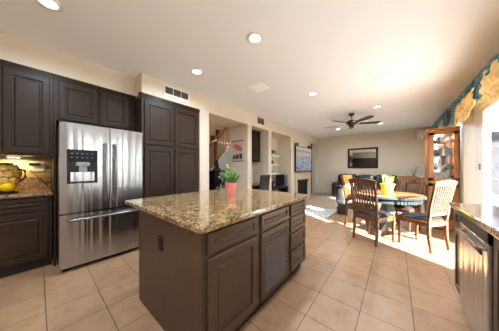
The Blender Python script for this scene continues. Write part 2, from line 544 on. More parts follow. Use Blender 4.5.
# foyer behind the first opening
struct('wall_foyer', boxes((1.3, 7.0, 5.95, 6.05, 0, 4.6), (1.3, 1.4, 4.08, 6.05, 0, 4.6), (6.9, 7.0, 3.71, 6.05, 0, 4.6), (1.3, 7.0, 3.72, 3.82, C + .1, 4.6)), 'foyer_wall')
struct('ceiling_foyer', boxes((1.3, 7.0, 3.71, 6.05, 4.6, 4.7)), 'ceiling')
# trims
struct('baseboard_back', boxes((XR - .014, XR, YW, YL, .008, .11)), 'base')
struct('baseboard_left', boxes((6.115, 6.42, YL - .012, YL, .008, .11), (8.0, 8.10, YL - .012, YL, .008, .11), (8.87, XR, YL - .012, YL, .008, .11), (4.586, 4.758, YL - .012, YL, 0, .1), (3.58, 3.75, YL - .012, YL, 0, .1), (2.11, 2.32, YL - .012, YL, 0, .1)), 'base')
struct('baseboard_right', boxes((DX1 + .08, 5.66, YW, YW + .012, 0, .1), (5.66, XR, YW, YW + .012, .008, .11)), 'base')
struct('trim_carpet', boxes((CARP - .02, CARP + .01, -.95, 3.0, 0, .010)), 'tan')
# unseen rear window, added behind the camera to let in fill daylight
w = MB()
for y0, y1 in ((-.7, -.64), (.17, .23), (1.04, 1.1)): w.box(XB - .08, XB - .02, y0, y1, .85, 2.15)
w.box(XB - .08, XB - .02, -.7, 1.1, .85, .91); w.box(XB - .08, XB - .02, -.7, 1.1, 2.09, 2.15)
wf = struct('fill_window', w, 'frame_white')
MB().box(XB - .055, XB - .045, -.64, 1.04, .91, 2.09).build('glass_pane', 'glass', wf)
# sliding glass door: frame, fixed panel, sliding panel, panes
w = MB()
w.box(DX0, DX0 + .05, YW - .14, YW + .015, 0, DZ); w.box(DX1 - .05, DX1 + .03, YW - .14, YW + .02, 0, DZ + .03); w.box(DX0, DX1, YW - .14, YW + .015, DZ - .05, DZ + .03); w.box(DX0, DX1, YW - .14, YW, -.02, .03)
dr = struct('door_1', w, 'frame_white')
m = MB()
PX = 4.25
A, B = YW - .036, YW - .008
m.box(PX, PX + .11, A, B, .03, DZ - .05); m.box(DX0 + .05, DX0 + .10, A, B, .03, DZ - .05)
m.box(DX0 + .1, PX, A, B, .03, .11); m.box(DX0 + .1, PX, A, B, DZ - .12, DZ - .05)
pn = m.build('sliding_panel', 'frame_white', dr)
MB().box(DX0 + .1, PX, YW - .025, YW - .020, .11, DZ - .12).build('glass_pane', 'glass', pn)
MB().box(4.42, 4.45, YW - .04, YW - .005, 1.22, 1.32, .008, 2).build('latch', 'grey_plastic', dr)
MB().box(PX + .11, DX1 - .05, YW - .060, YW - .038, .03, DZ - .05).build('fixed_panel', 'frame_white', dr)
# second window behind the curio cabinet
w = MB()
for x0, x1 in ((5.3, 5.35), (6.88, 6.93), (7.75, 7.8)): w.box(x0, x1, YW - .12, YW - .04, .5, 2.2)
w.box(5.3, 7.8, YW - .12, YW - .04, .5, .55); w.box(5.3, 7.8, YW - .12, YW - .04, 2.15, 2.2)
wf = struct('window_2', w, 'frame_white')
MB().box(5.35, 7.75, YW - .085, YW - .08, .55, 2.15).build('glass_pane', 'glass', wf)
# kitchen sink window; its closed white shade is added to diffuse the sun
w = MB()
for x0 in (.3, 1.07, 1.85): w.box(x0, x0 + .05, YW - .12, YW - .06, 1.08, 2.15)
w.box(.3, 1.9, YW - .12, YW - .06, 1.08, 1.13); w.box(.3, 1.9, YW - .12, YW - .06, 2.10, 2.15)
wf = struct('window_4', w, 'frame_white')
MB().box(.35, 1.85, YW - .095, YW - .09, 1.13, 2.10).build('glass_pane', 'glass', wf)
t = thing('sun_diffuser_shade', 'unseen white roller shade added over the sink window to soften the sun', 'blind', (1.1, YW, 2.14))
MB().sheet(lambda u, v: Vector((.305 + 1.59 * u, YW - .03, 1.085 + 1.04 * v)), 2, 2).build('shade_cloth', 'shade', t)
MB().tube([(.305, YW - .03, 2.125), (1.895, YW - .03, 2.125)], .02, 12).build('roller', 'frame_white', t)
# outdoors
struct('ground_patio', boxes((-6, 26, -14, YW - .15, -.16, -.06)), 'patio')
g = thing('neighbouring_house', 'grey stucco house with slate blue roof seen through the sliding glass door', 'house', (14, -5, -.06))
boxes((14, 18, -9.5, -1.6, -.06, 3.0)).build('wall_panel', 'stucco', g)
bm = bmesh.new()
vs = [bm.verts.new(p_) for p_ in ((13.6, -9.9, 2.95), (18.4, -9.9, 2.95), (18.4, -1.2, 2.95), (13.6, -1.2, 2.95), (16, -9.9, 6.2), (16, -1.2, 6.2))]
for f_ in ((0, 1, 2, 3), (0, 3, 5, 4), (1, 4, 5, 2), (0, 4, 1), (3, 2, 5)): bm.faces.new([vs[q] for q in f_])
m = MB(); m.add(bm); m.build('roof', 'slate', g)

# ------------------------------------------------------------------ recessed ceiling lamps
def can(x, y, label, power=None):
    t = thing('recessed_light', label, 'ceiling light', (x, y, C), 'recessed ceiling lights')
    MB().lathe([(.060, -.001), (.092, -.001), (.094, -.006), (.086, -.011), (.064, -.012), (.060, -.008)], (x, y, C), 28, cap=False).build('trim_ring', 'white', t, smooth=True)
    MB().lathe([(0, -.0045), (.0615, -.0045), (.0615, -.0015), (0, -.0015)], (x, y, C), 24).build('lens', 'lamp', t)
    ld = bpy.data.lights.new('can_lamp', 'AREA'); ld.shape = 'DISK'; ld.size = .14; ld.energy = power or CAN_POWER; ld.color = (.75, .88, 1); ld.spread = radians(165)
    lo = bpy.data.objects.new('can_lamp', ld); COL.objects.link(lo); lo.parent = t; lo.location = (0, 0, -.02)
for x, y, lb in ((.06, 2.40, 'round lit ceiling light nearest the cabinets left of the refrigerator'),
                 (1.592, 1.24, 'round lit ceiling light above the kitchen island, second from the left at the top'),
                 (1.573, 2.36, 'round lit ceiling light just in front of the soffit grille above the pantry'),
                 (3.52, 1.27, 'round lit ceiling light between the island and the ceiling fan, left one of its pair'),
                 (3.545, .17, 'round lit ceiling light directly above the dining table'),
                 (5.254, .347, 'round lit ceiling light right of and nearer than the ceiling fan'),
                 (7.333, 1.694, 'small far ceiling light at the left behind the fan blades'),
                 (7.244, .398, 'small far ceiling light at the right behind the fan blades')):
    can(x, y, lb)
for x, y, lb in ((.06, .2, 'round ceiling light behind the viewpoint over the kitchen floor'), (-1.3, 1.3, 'round ceiling light at the rear by the added rear window')):
    can(x, y, lb)

t = thing('ceiling_panel', 'square white flat panel on the ceiling above the far end of the island', 'vent', (2.60, 1.95, C))
MB().box(2.45, 2.77, 1.79, 2.11, C - .010, C, .003).build('frame', 'bright_white', t)
m = MB()
for k in range(9): m.box(2.48, 2.74, 1.815 + k * .031, 1.833 + k * .031, C - .016, C - .009)
m.build('louvers', 'bright_white', t)

# ceiling fan
FX, FY = 5.50, .93
t = thing('ceiling_fan', 'dark bronze ceiling fan with walnut blades in the living room', 'ceiling fan', (FX, FY, C))
MB().lathe([(0, 0), (.075, 0), (.07, -.03), (.035, -.07), (.02, -.075)], (FX, FY, C), 24).build('canopy', 'bronze', t, smooth=True)
MB().lathe([(.013, -.07), (.013, -.19)], (FX, FY, C), 12).build('downrod', 'bronze', t)
MB().lathe([(0, -.17), (.05, -.175), (.11, -.20), (.13, -.25), (.12, -.29), (.07, -.31), (.06, -.35), (.035, -.375), (0, -.38)], (FX, FY, C), 28).build('motor_housing', 'bronze', t, smooth=True)
for k in range(5):
    a = radians(-62 + 72 * k)
    mt = Matrix.Translation((FX, FY, C - .275)) @ Matrix.Rotation(a, 4, 'Z') @ Matrix.Rotation(radians(-11), 4, 'X')
    MB().bar([(.10, 0, 0), (.17, 0, -.012), (.25, 0, 0)], [.035, .03, .09], .008, mat=mt, side=Vector((0, 1, 0))).build('blade_iron', 'bronze', t)
    m = MB()
    bm = bmesh.new()
    out = [(.20, -.055), (.30, -.066), (.60, -.072), (.69, -.06), (.72, -.03), (.72, .03), (.69, .06), (.60, .072), (.30, .066), (.20, .055)]
    top = [bm.verts.new((x, y, .006)) for x, y in out]; bot = [bm.verts.new((x, y, -.002)) for x, y in out]
    bm.faces.new(top); bm.faces.new(bot[::-1])
    for i in range(len(out)): j = (i + 1) % len(out); bm.faces.new((top[i], bot[i], bot[j], top[j]))
    m.add(bm, mt); m.build('blade', 'fan_wood', t)

# grilles on the walls
t = thing('wall_vent', 'white air grille of three dark squares above the pantry', 'vent', (1.55, YL, 2.54))
VX0, VX1, VZ0, VZ1 = 1.365, 1.855, 2.50, 2.685
MB().box(VX0, VX1, YL - .012, YL, VZ0, VZ1, .004).build('frame', 'ivory', t)
for k in range(3):
    x0 = VX0 + .03 + k * .147
    p = MB().box(x0, x0 + .135, YL - .0145, YL - .011, VZ0 + .035, VZ1 - .035).build('grille', 'poster_dark', t)
    m = MB()
    for q in range(7): m.box(x0, x0 + .135, YL - .0165, YL - .013, VZ0 + .042 + q * .0165, VZ0 + .048 + q * .0165)
    m.build('slats', 'bag', p)
t = thing('door_chime', 'small pair of dark squares high on the wall above the desk nook', 'vent', (4.15, YL, 2.6))
for x0 in (4.02, 4.19):
    MB().box(x0, x0 + .13, YL - .02, YL, 2.535, 2.70, .005).build('grille', 'poster_dark', t)

# ------------------------------------------------------------------ kitchen wall units
def crown(x0, x1, yf, z, h=.075, out=.045, ends=(True, True)):
    m = MB()
    for k in range(4):
        a = k / 3.
        o = out * (.15 + .85 * a ** 1.4)
        m.box(x0 - (o if ends[0] else 0), x1 + (o if ends[1] else 0), yf - o, yf + .04, z + h * k / 4., z + h * (k + 1) / 4.)
    return m
UF = 3.34   # carcass front of the wall cabinets (doors stand 2 cm proud)
def upper(name, label, x0, x1, z0, z1, doors, depth_back=YK, ends=(False, False)):
    t = thing(name, label, 'cabinet', ((x0 + x1) / 2, UF, z0))
    MB().box(x0, x1, UF, depth_back, z0, z1).build('body', 'cab', t)
    for a, b in doors: front('door', a, b, z0 + .022, z1 - .022, UF, 'cab', t)
    crown(x0, x1, UF - .002, z1 - .002, .055, .03, ends).build('crown_moulding', 'cab', t)
    return t
upper('wall_cabinet', 'dark wall cabinet with one tall door above the yellow jar', -.275, .128, 1.40, 2.385, [(-.245, .098)])
upper('wall_cabinet', 'dark wall cabinet left of the tall single door, cut off by the frame', -1.20, -.277, 1.40, 2.385, [(-1.17, -.75), (-.735, -.305)])
t = upper('wall_cabinet', 'short dark two door cabinet above the refrigerator', .130, 1.034, 1.86, 2.385, [(.175, .560), (.585, .945)])
MB().box(.130, .152, UF - .0, YK, .0, 1.862).build('side_panel', 'cab', t)

# pantry
t = thing('pantry_cabinet', 'tall dark four door pantry cabinet right of the refrigerator', 'cabinet', (1.57, 3.06, 0))
PF = 3.06
MB().box(1.04, 2.085, PF, YK - .03, .09, 2.36).build('body', 'cab', t)
MB().box(1.045, 2.08, PF + .05, YK - .03, 0, .09).build('plinth', 'dark', t)
for a, b in ((1.08, 1.545), (1.575, 2.045)):
    front('door', a, b, .13, 1.585, PF, 'cab', t)
    front('door', a, b, 1.635, 2.325, PF, 'cab', t)
crown(1.04, 2.085, PF - .002, 2.355, .068, .038, (True, False)).build('crown_moulding', 'cab', t)

# tall cabinets on the rear wall (seen in the far mirror)
t = thing('rear_cabinet', 'row of tall dark cabinets on the rear kitchen wall, seen only in the mirror', 'cabinet', (-2.1, 2.3, 0))
MB().box(XB + .03, -1.85, 1.3, 3.3, .09, 2.20).build('body', 'cab', t)
MB().box(XB + .03, -1.90, 1.3, 3.3, 0, .09).build('plinth', 'dark', t)
for k in range(4):
    front('door', 1.32 + k * .5, 1.78 + k * .5, .12, 1.3, -1.85, 'cab', t, '+x'); front('door', 1.32 + k * .5, 1.78 + k * .5, 1.33, 2.17, -1.85, 'cab', t, '+x')
# base cabinet and counter left of the refrigerator
t = thing('base_cabinet', 'dark base cabinet with one drawer and one door left of the refrigerator', 'cabinet', (-.25, 3.42, 0))
BF = 3.40
MB().box(-.85, .118, BF, YK - .03, .10, .905).build('body', 'cab', t)
MB().box(-.85, .115, BF + .045, YK - .03, 0, .10).build('plinth', 'dark', t)
for a, b in ((-.36, .085), (-.82, -.385)):
    front('drawer', a, b, .725, .875, BF, 'cab', t, frame=.035)
    front('door', a, b, .13, .70, BF, 'cab', t)
ct = MB().box(-.85, .126, BF - .035, YK - .001, .906, .946, .006, 2).build('countertop', 'granite', loc=(-.3, 3.7, .906))
tag(ct, 'speckled granite counter left of the refrigerator', 'countertop')
tr = MB().box(-.85, .126, YK - .03, YK - .001, .946, 1.12, .004).build('trim_1', 'granite'); tr['kind'] = 'structure'
st = MB().box(-.85, .128, YK - .012, YK, 1.12, 1.40).build('backsplash_wall', 'splash'); st['kind'] = 'structure'
# under-cabinet lamp
t = thing('under_cabinet_light', 'slim warm strip light under the wall cabinet by the jar', 'light', (-.1, 3.8, 1.39))
MB().box(-.27, -.13, 3.86, 3.90, 1.388, 1.399, .003).build('housing', 'white', t)
MB().box(-.25, -.15, 3.865, 3.895, 1.386, 1.3885).build('lens', 'lamp', t)
ld = bpy.data.lights.new('strip_lamp', 'AREA'); ld.shape = 'RECTANGLE'; ld.size = .14; ld.size_y = .04; ld.energy = 2.0; ld.color = (1, .72, .26)
lo = bpy.data.objects.new('strip_lamp', ld); COL.objects.link(lo); lo.parent = t; lo.location = (-.1, .07, -.02)

# outlet with plug and cord on the backsplash
t = thing('wall_outlet', 'white outlet plate with black plug on the tan backsplash', 'outlet', (0., YK - .012, 1.2))
OX = -.008
MB().box(OX - .075, OX + .075, YK - .020, YK - .0125, 1.20, 1.345, .003).build('plate', 'white', t)
MB().box(OX - .07, OX + .035, YK - .055, YK - .019, 1.285, 1.32, .006, 2).build('plug', 'black', t)
MB().tube([(OX - .06, YK - .045, 1.285), (OX - .07, YK - .05, 1.25), (OX - .03, YK - .055, 1.18), (OX + .05, YK - .06, 1.07), (OX + .10, YK - .07, .99), (OX + .125, YK - .10, .953)], .004).build('cord', 'black', t)

# lemon jar on the counter
JX, JY, JZ = -.272, 3.64, .946
t = thing('ceramic_jar', 'round amber jar covered with yellow fruit slices on the counter', 'jar', (JX, JY, JZ))
JS, JW = 1.12, .82
prof = [(r_ * JW, z_ * JS) for r_, z_ in [(0, .02), (.075, .02), (.085, .035), (.135, .09), (.165, .16), (.165, .21), (.14, .27), (.10, .305), (.105, .325), (.085, .325), (.08, .30), (0, .30)]]
MB().lathe(prof, (JX, JY, JZ), 36).build('body', 'pot_glaze', t, smooth=True)
MB().lathe([(0, 0), (.12, 0), (.125, .012), (.09, .022), (0, .022)], (JX, JY, JZ), 28).build('stand', 'black', t, smooth=True)
def jr(z):
    for (r0, z0), (r1, z1) in zip(prof[1:8], prof[2:9]):
        if z0 <= z <= z1 and z1 > z0: return r0 + (r1 - r0) * (z - z0) / (z1 - z0)
    return .1
rows = [(.08, 0, .040), (.155, .5, .044), (.235, 0, .046), (.305, .5, .040)]
for zi, off, sz in rows:
    n = 11
    for k in range(n):
        a = 2 * pi * (k + off) / n
        if sin(a) > .55: continue
        r = jr(zi) - .012
        nv = Vector((cos(a), sin(a), (zi - .22) * 3.)).normalized()
        q = Vector((0, 0, 1)).rotation_difference(nv).to_matrix().to_4x4()
        big = (zi == .08 and k == 9)
        mt = Matrix.Translation((JX + r * cos(a), JY + r * sin(a), JZ + zi)) @ q
        if big: MB().lathe([(0, .06), (.03, .054), (.058, .03), (.064, 0), (0, 0)], n=16, mat=mt).build('lemon', 'lemon', t, smooth=True)
        else: MB().lathe([(0, .026), (sz * .6, .024), (sz * .95, .016), (sz, 0), (0, 0)], n=14, mat=mt).build('fruit_slice', 'disc', t, smooth=True)
MB().tube([(JX + .115, JY - .05, JZ + .29), (JX + .17, JY - .06, JZ + .27), (JX + .175, JY - .06, JZ + .19), (JX + .125, JY - .05, JZ + .13)], .012).build('handle', 'twig', t, smooth=True)

# ------------------------------------------------------------------ refrigerator
t = thing('refrigerator', 'stainless steel french door refrigerator with water dispenser', 'refrigerator', (.6, 3.4, 0))
RX0, RX1, RF = .162, 1.036, 3.0
MB().box(RX0 + .005, RX1 - .004, RF + .075, 3.86, .03, 1.785, .006).build('body', 'poster_dark', t)
MB().box(RX0 + .03, RX1 - .03, RF + .1, 3.8, 0, .03).build('foot_rail', 'black', t)
def fdoor(x0, x1, z0, z1):
    m = MB()
    def fn(u, v):
        x = x0 + (x1 - x0) * u
        bow = .012 * (1 - (2 * u - 1) ** 2)
        return Vector((x, RF + .012 - bow, z0 + (z1 - z0) * v))
    t_ = bmesh.new(); n = 14
    ft = [[t_.verts.new(fn(i / n, j)) for j in (0, 1)] for i in range(n + 1)]
    bk = [[t_.verts.new((ft[i][j].co.x, RF + .07, ft[i][j].co.z)) for j in (0, 1)] for i in range(n + 1)]
    for i in range(n):
        t_.faces.new((ft[i][0], ft[i + 1][0], ft[i + 1][1], ft[i][1]))
        t_.faces.new((bk[i + 1][0], bk[i][0], bk[i][1], bk[i + 1][1]))
        t_.faces.new((ft[i][0], bk[i][0], bk[i + 1][0], ft[i + 1][0]))
        t_.faces.new((ft[i][1], ft[i + 1][1], bk[i + 1][1], bk[i][1]))
    for i in (0, n): t_.faces.new((ft[i][0], ft[i][1], bk[i][1], bk[i][0]))
    m.add(t_)
    return m
mid = .632
dl = fdoor(RX0, mid - .004, .705, 1.795).build('door', 'steel', t, smooth=True)
drr = fdoor(mid + .004, RX1, .705, 1.795).build('door', 'steel', t, smooth=True)
fz = fdoor(RX0, RX1, .055, .69).build('freezer_drawer', 'steel', t, smooth=True)
for d, x in ((dl, mid - .052), (drr, mid + .052)):
    m = MB(); m.tube([(x, RF + .01, .82), (x, RF - .045, .83), (x, RF - .052, .87), (x, RF - .052, 1.53), (x, RF - .045, 1.57), (x, RF + .01, 1.58)], .013, 10)
    m.build('handle', 'steel_dark', d, smooth=True)
m = MB(); m.tube([(RX0 + .07, RF + .01, .625), (RX0 + .075, RF - .05, .625), (RX0 + .11, RF - .058, .625), (RX1 - .11, RF - .058, .625), (RX1 - .075, RF - .05, .625), (RX1 - .07, RF + .01, .625)], .014, 10)
m.build('handle', 'steel_dark', fz, smooth=True)
# dispenser set in the left door
dx0, dx1 = .222, .500
dp = MB()
dp.box(dx0, dx1, RF - .012, RF + .004, 1.33, 1.475, .004)
dp = dp.build('dispenser_panel', 'black_gloss', dl)
m = MB()
for q in range(5):
    m.box(dx0 + .03 + q * .046, dx0 + .055 + q * .046, RF - .0145, RF - .0115, 1.425, 1.431); m.box(dx0 + .03 + q * .046, dx0 + .05 + q * .046, RF - .0145, RF - .0115, 1.375, 1.381)
m.build('panel_marks', 'led', dp)
fr = MB()
fr.box(dx0, dx0 + .03, RF - .010, RF + .004, 1.075, 1.33, .003); fr.box(dx1 - .03, dx1, RF - .010, RF + .004, 1.075, 1.33, .003)
fr.box(dx0 + .03, dx1 - .03, RF - .0035, RF + .002, 1.095, 1.33); fr.box(dx0, dx1, RF - .022, RF + .004, 1.062, 1.085, .003)
fr.build('dispenser_recess', 'black', dl)
m = MB().box(dx0 + .075, dx1 - .075, RF - .028, RF - .002, 1.275, 1.325, .006); m.box(dx0 + .10, dx1 - .10, RF - .024, RF - .003, 1.20, 1.275, .006)
m.build('spout', 'grey_plastic', dl)
MB().box(dx0 + .03, dx1 - .03, RF - .008, RF - .003, 1.095, 1.20).build('drip_wall', 'steel', dl)
# maker's mark
cu = bpy.data.curves.new('maker_mark', 'FONT'); cu.body = 'SAMSUNG'; cu.size = .018; cu.extrude = .0008; cu.align_x = 'CENTER'
tmp = bpy.data.objects.new('tmp_mark', cu); COL.objects.link(tmp)
dg = bpy.context.evaluated_depsgraph_get(); dg.update()
me = bpy.data.meshes.new_from_object(tmp.evaluated_get(dg)); bpy.data.objects.remove(tmp)
bmk = bmesh.new(); bmk.from_mesh(me)
m = MB(); m.add(bmk, Matrix.Translation((.985, RF + .0075, 1.745)) @ Matrix.Rotation(radians(90), 4, 'X')); m.build('maker_mark', 'poster_dark', drr)

# ------------------------------------------------------------------ island
IX0, IX1, IY0, IY1 = .62, 2.165, .885, 1.888
t = thing('kitchen_island', 'brown kitchen island cabinet under the granite top', 'island', ((IX0 + IX1) / 2, 1.4, 0))
MB().box(IX0 + .02, IX1, IY0, IY1, .10, .868).build('body', 'cab_island', t)
MB().box(IX0 + .03, IX1 - .03, IY0 + .045, IY1 - .02, 0, .10).build('plinth', 'dark', t)
MB().box(IX0, IX0 + .02, IY0 + .0, IY1, .0, .868, .002).build('end_panel', 'cab_island', t)
front('drawer', .655, 1.143, .722, .852, IY0, 'cab_island', t, frame=.036)
front('door', .655, 1.143, .118, .697, IY0, 'cab_island', t, frame=.06)
front('drawer', 1.202, 1.690, .722, .852, IY0, 'cab_island', t, frame=.036)
front('louvered_door', 1.202, 1.690, .118, .697, IY0, 'cab_island', t, frame=.05, louver=True)
for z0, z1 in ((.728, .852), (.55, .708), (.36, .53), (.118, .34)):
    front('drawer', 1.742, 2.135, z0, z1, IY0, 'cab_island', t, frame=.036)
ol = MB().box(IX0 - .006, IX0, 1.385, 1.46, .60, .715, .002).build('outlet_plate', 'black', t)
m = MB()
for z in (.63, .675): m.box(IX0 - .0085, IX0 - .005, 1.405, 1.44, z - .014, z + .014, .001)
m.build('socket', 'black_gloss', ol)
it = MB()
it.box(.583, 2.235, .845, 2.19, .870, .910, .010, 3)
o = it.build('island_countertop', 'granite', loc=(1.4, 1.5, .87))
tag(o, 'large polished speckled granite top of the kitchen island', 'countertop')

def leaf_blade(bm, base, d, length, width, up=Vector((0, 0, 1)), bend=.2, n=5):
    d = d.normalized(); sd = d.cross(up)
    if sd.length < 1e-3: sd = d.cross(Vector((1, 0, 0)))
    sd.normalize(); nm = sd.cross(d).normalized()
    L, R, Cn = [], [], []
    for i in range(n + 1):
        u = i / n
        p = base + d * (length * u) - Vector((0, 0, 1)) * (bend * length * u * u)
        wd = width * (sin(pi * (u * .88 + .09)) ** .8) * (1 if u < 1 else 0)
        L.append(bm.verts.new(p - sd * wd / 2 + nm * wd * .12)); R.append(bm.verts.new(p + sd * wd / 2 + nm * wd * .12)); Cn.append(bm.verts.new(p))
    for i in range(n):
        bm.faces.new((L[i], Cn[i], Cn[i + 1], L[i + 1])); bm.faces.new((Cn[i], R[i], R[i + 1], Cn[i + 1]))

# pink pot with its plant
PXX, PYY, PZ = 1.515, 1.552, .910
t = thing('potted_plant', 'leafy green plant in a pink pot on the island', 'plant', (PXX, PYY, PZ))
MB().lathe([(0, 0), (.048, 0), (.052, .006), (.062, .12), (.068, .125), (.070, .158), (.064, .160), (.060, .145), (0, .14)], (PXX, PYY, PZ), 32).build('pot', 'pink', t, smooth=True)
MB().lathe([(0, .141), (.058, .141), (.058, .146), (0, .150)], (PXX, PYY, PZ), 20).build('soil', 'soil', t)
rnd = random.Random(3)
for q in range(15):
    a = 2 * pi * q / 15 * 2.0 + rnd.uniform(-.3, .3)
    tall = q in (0, 7)
    ln = rnd.uniform(.09, .15)
    out = rnd.uniform(.25, .75)
    d0 = Vector((cos(a) * out, sin(a) * out, 1)).normalized()
    if tall: d0 = Vector((-.30, .30 + .08 * (q == 7), 1)).normalized(); ln = .24 if q == 0 else .20
    rt = Vector((PXX + .03 * cos(a), PYY + .03 * sin(a), PZ + .145))
    pts = [rt + d0 * (ln * k / 4) + Vector((cos(a), sin(a), 0)) * .02 * (k / 4) ** 2 for k in range(5)]
    MB().tube(pts, [.004, .0035, .003, .0025, .0015], 6).build('stem', 'leaf', t)
    bm = bmesh.new()
    for k in range(1, 8):
        u = (.45 if tall else .15) + (.55 if tall else .85) * k / 7
        i = min(int(u * 4), 3); p = pts[i].lerp(pts[i + 1], u * 4 - i)
        b = rnd.uniform(0, pi)
        for sg in (-1, 1):
            sdv = Vector((cos(b), sin(b), .1)) * sg
            leaf_blade(bm, p, sdv * .9 + d0 * .55, rnd.uniform(.035, .05), .024, bend=.2)
    leaf_blade(bm, pts[-1], d0, .04, .02, bend=.1)
    m = MB(); m.add(bm); m.build('leaves', 'leaf_light' if tall else 'leaf', t, smooth=True)

# ------------------------------------------------------------------ peninsula on the right
t = thing('end_cabinet', 'narrow brown base cabinet with drawer and door at the counter end by the dishwasher', 'cabinet', (2.44, -.72, 0))
CF = -.455
MB().box(2.315, 2.57, -.995, CF, .10, .875).build('body', 'cab_island', t)
MB().box(2.315, 2.565, -.995, CF - .05, 0, .10).build('plinth', 'dark', t)
front('drawer', 2.335, 2.548, .715, .855, CF, 'cab_island', t, '+y', .033)
front('door', 2.335, 2.548, .125, .69, CF, 'cab_island', t, '+y', .045)
t = thing('dishwasher', 'stainless dishwasher with black control strip under the right counter', 'dishwasher', (2.0, -.7, 0))
MB().box(1.70, 2.305, -.99, CF, .09, .872).build('tub', 'black', t)
MB().box(1.70, 2.305, -.99, CF - .04, 0, .09).build('kick_plate', 'black', t)
dd = MB().box(1.703, 2.302, CF + .001, CF + .035, .10, .79, .006, 2).build('door', 'steel', t)
MB().box(1.703, 2.302, CF + .001, CF + .035, .797, .868, .006, 2).build('control_strip', 'black_gloss', t)
m = MB().box(1.80, 2.20, CF + .034, CF + .038, .695, .735, .0015); m.build('handle_recess', 'dark', dd)
MB().tube([(1.78, CF + .03, .742), (1.79, CF + .055, .742), (2.21, CF + .055, .742), (2.22, CF + .03, .742)], .010, 8).build('handle', 'steel_dark', dd, smooth=True)
t = thing('sink_cabinet', 'brown base cabinet beyond the dishwasher, outside the right edge', 'cabinet', (.9, -.7, 0))
MB().box(.2, 1.695, -.99, CF, .10, .875).build('body', 'cab_island', t)
MB().box(.2, 1.695, -.99, CF - .05, 0, .10).build('plinth', 'dark', t)
for a, b in ((.22, .70), (.71, 1.19), (1.2, 1.68)):
    front('door', a, b, .125, .855, CF, 'cab_island', t, '+y')
o = MB().box(.2, 2.60, -.998, -.405, .878, .918, .010, 3).build('counter_slab', 'granite', loc=(1.5, -.7, .878))
tag(o, 'speckled granite counter over the dishwasher at the right edge', 'countertop')

# ------------------------------------------------------------------ dining set
def make_chair(label):
    t = thing('dining_chair', label, 'chair', (0, 0, 0), 'dining chairs around the round table', local=True)
    # faces +y; seat .46 high; rear legs run up into the back posts
    for sx in (-1, 1):
        x = sx * .195
        MB().bar([(x, -.215, 0), (x, -.185, .22), (x, -.18, .44), (x * 1.03, -.21, .70), (x * 1.08, -.275, 1.03)], [.032, .036, .040, .036, .030], [.034, .038, .042, .036, .028]).build('rear_leg', 'chair_wood', t, bev=.004)
        MB().bar([(sx * .205, .205, 0), (sx * .205, .200, .43)], [.030, .042], [.030, .042]).build('leg', 'chair_wood', t, bev=.004)
    m = MB()
    m.box(-.185, .185, .185, .208, .375, .435); m.box(-.18, .18, -.195, -.172, .375, .435)
    for sx in (-1, 1): m.box(sx * .20 - .011, sx * .20 + .011, -.18, .19, .375, .435)
    m.build('apron', 'chair_wood', t)
    m = MB()
    m.box(-.225, .225, -.175, .225, .435, .452, .006)
    m.build('seat', 'chair_wood', t)
    m = MB()
    def cu(u, v):
        x = -.212 + .424 * u; y = -.165 + .385 * v
        e = min(u, 1 - u, v, 1 - v) * 2
        return Vector((x, y, .454 + .042 * min(1., (e * 5)) ** .5))
    m.sheet(cu, 14, 14); m.box(-.21, .21, -.163, .218, .4525, .456)
    m.build('seat_cushion', 'cushion', t, smooth=True)
    # top rail, bowed
    m = MB()
    pts = []
    for k in range(9):
        u = -1 + k / 4.
        pts.append((u * .235, -.275 - .03 * (1 - u * u), 1.015 + .022 * (1 - u * u)))
    m.bar(pts, .022, [.075, .08, .085, .088, .09, .088, .085, .08, .075], side=Vector((0, 1, .2)))
    m.build('top_rail', 'chair_wood', t, bev=.004)
    m = MB()
    m.bar([(-.19, -.192, .56), (0, -.205, .56), (.19, -.192, .56)], .02, .05, side=Vector((0, 1, 0)))
    m.build('lower_rail', 'chair_wood', t)
    for k in range(8):
        u = (k - 3.5) / 3.5
        x = u * .150
        MB().bar([(x, -.205, .57), (x * 1.05, -.238, .76), (x * 1.1, -.283 - .012 * (1 - u * u), 1.0)], .020, .010).build('slat', 'chair_wood', t)
    return t
ch = make_chair('brown slat-back dining chair seen from behind, nearest the kitchen island')
def place(o, mx, my, dx, dy):
    # mx,my: midpoint of the rear feet; dx,dy: the way the chair faces
    l = math.hypot(dx, dy); dx /= l; dy /= l
    o.location = (mx + dx * .215, my + dy * .215, 0)
    o.rotation_euler = (0, 0, atan2(dy, dx) - pi / 2)
place(ch, 3.525, .41, .874, -.485)
c4 = copy_tree(ch); c4['label'] = 'sunlit slat-back dining chair at the right, nearest the granite counter end'; place(c4, 3.835, -.512, .565, .825)
c3 = copy_tree(ch); c3['label'] = 'slat-back dining chair on the far side of the table beside the curio cabinet'; place(c3, 5.0, -.20, -.85, .42)
c1 = copy_tree(ch); c1['label'] = 'dining chair with a yellow printed cloth hung over its back'; place(c1, 4.47, .80, -.24, -.97)

TX, TY = 4.36, .12
t = thing('dining_table', 'round pedestal dining table with brown wood top and grey teal base', 'table', (TX, TY, 0))
MB().lathe([(0, .715), (.50, .715), (.525, .722), (.53, .735), (.525, .75), (.505, .757), (0, .757)], (TX, TY, 0), 64).build('tabletop', 'table_wood', t, smooth=True)
m = MB(); m.lathe([(.43, .63), (.49, .63), (.49, .715), (.43, .715), (.43, .63)], (TX, TY, 0), 64, cap=False); m.build('apron', 'teal_dark', t, smooth=True)
MB().lathe([(.531, .705), (.539, .712), (.539, .742), (.531, .75), (.524, .742), (.524, .712), (.531, .705)], (TX, TY, 0), 64, cap=False).build('edge_band', 'teal_dark', t, smooth=True)
m = MB(); m.lathe([(0, .08), (.16, .08), (.16, .14), (.12, .18), (.085, .24), (.10, .34), (.125, .42), (.10, .5), (.085, .55), (.14, .60), (.20, .63), (.42, .655), (0, .66)], (TX, TY, 0), 8); m.build('pedestal', 'teal_grey', t)
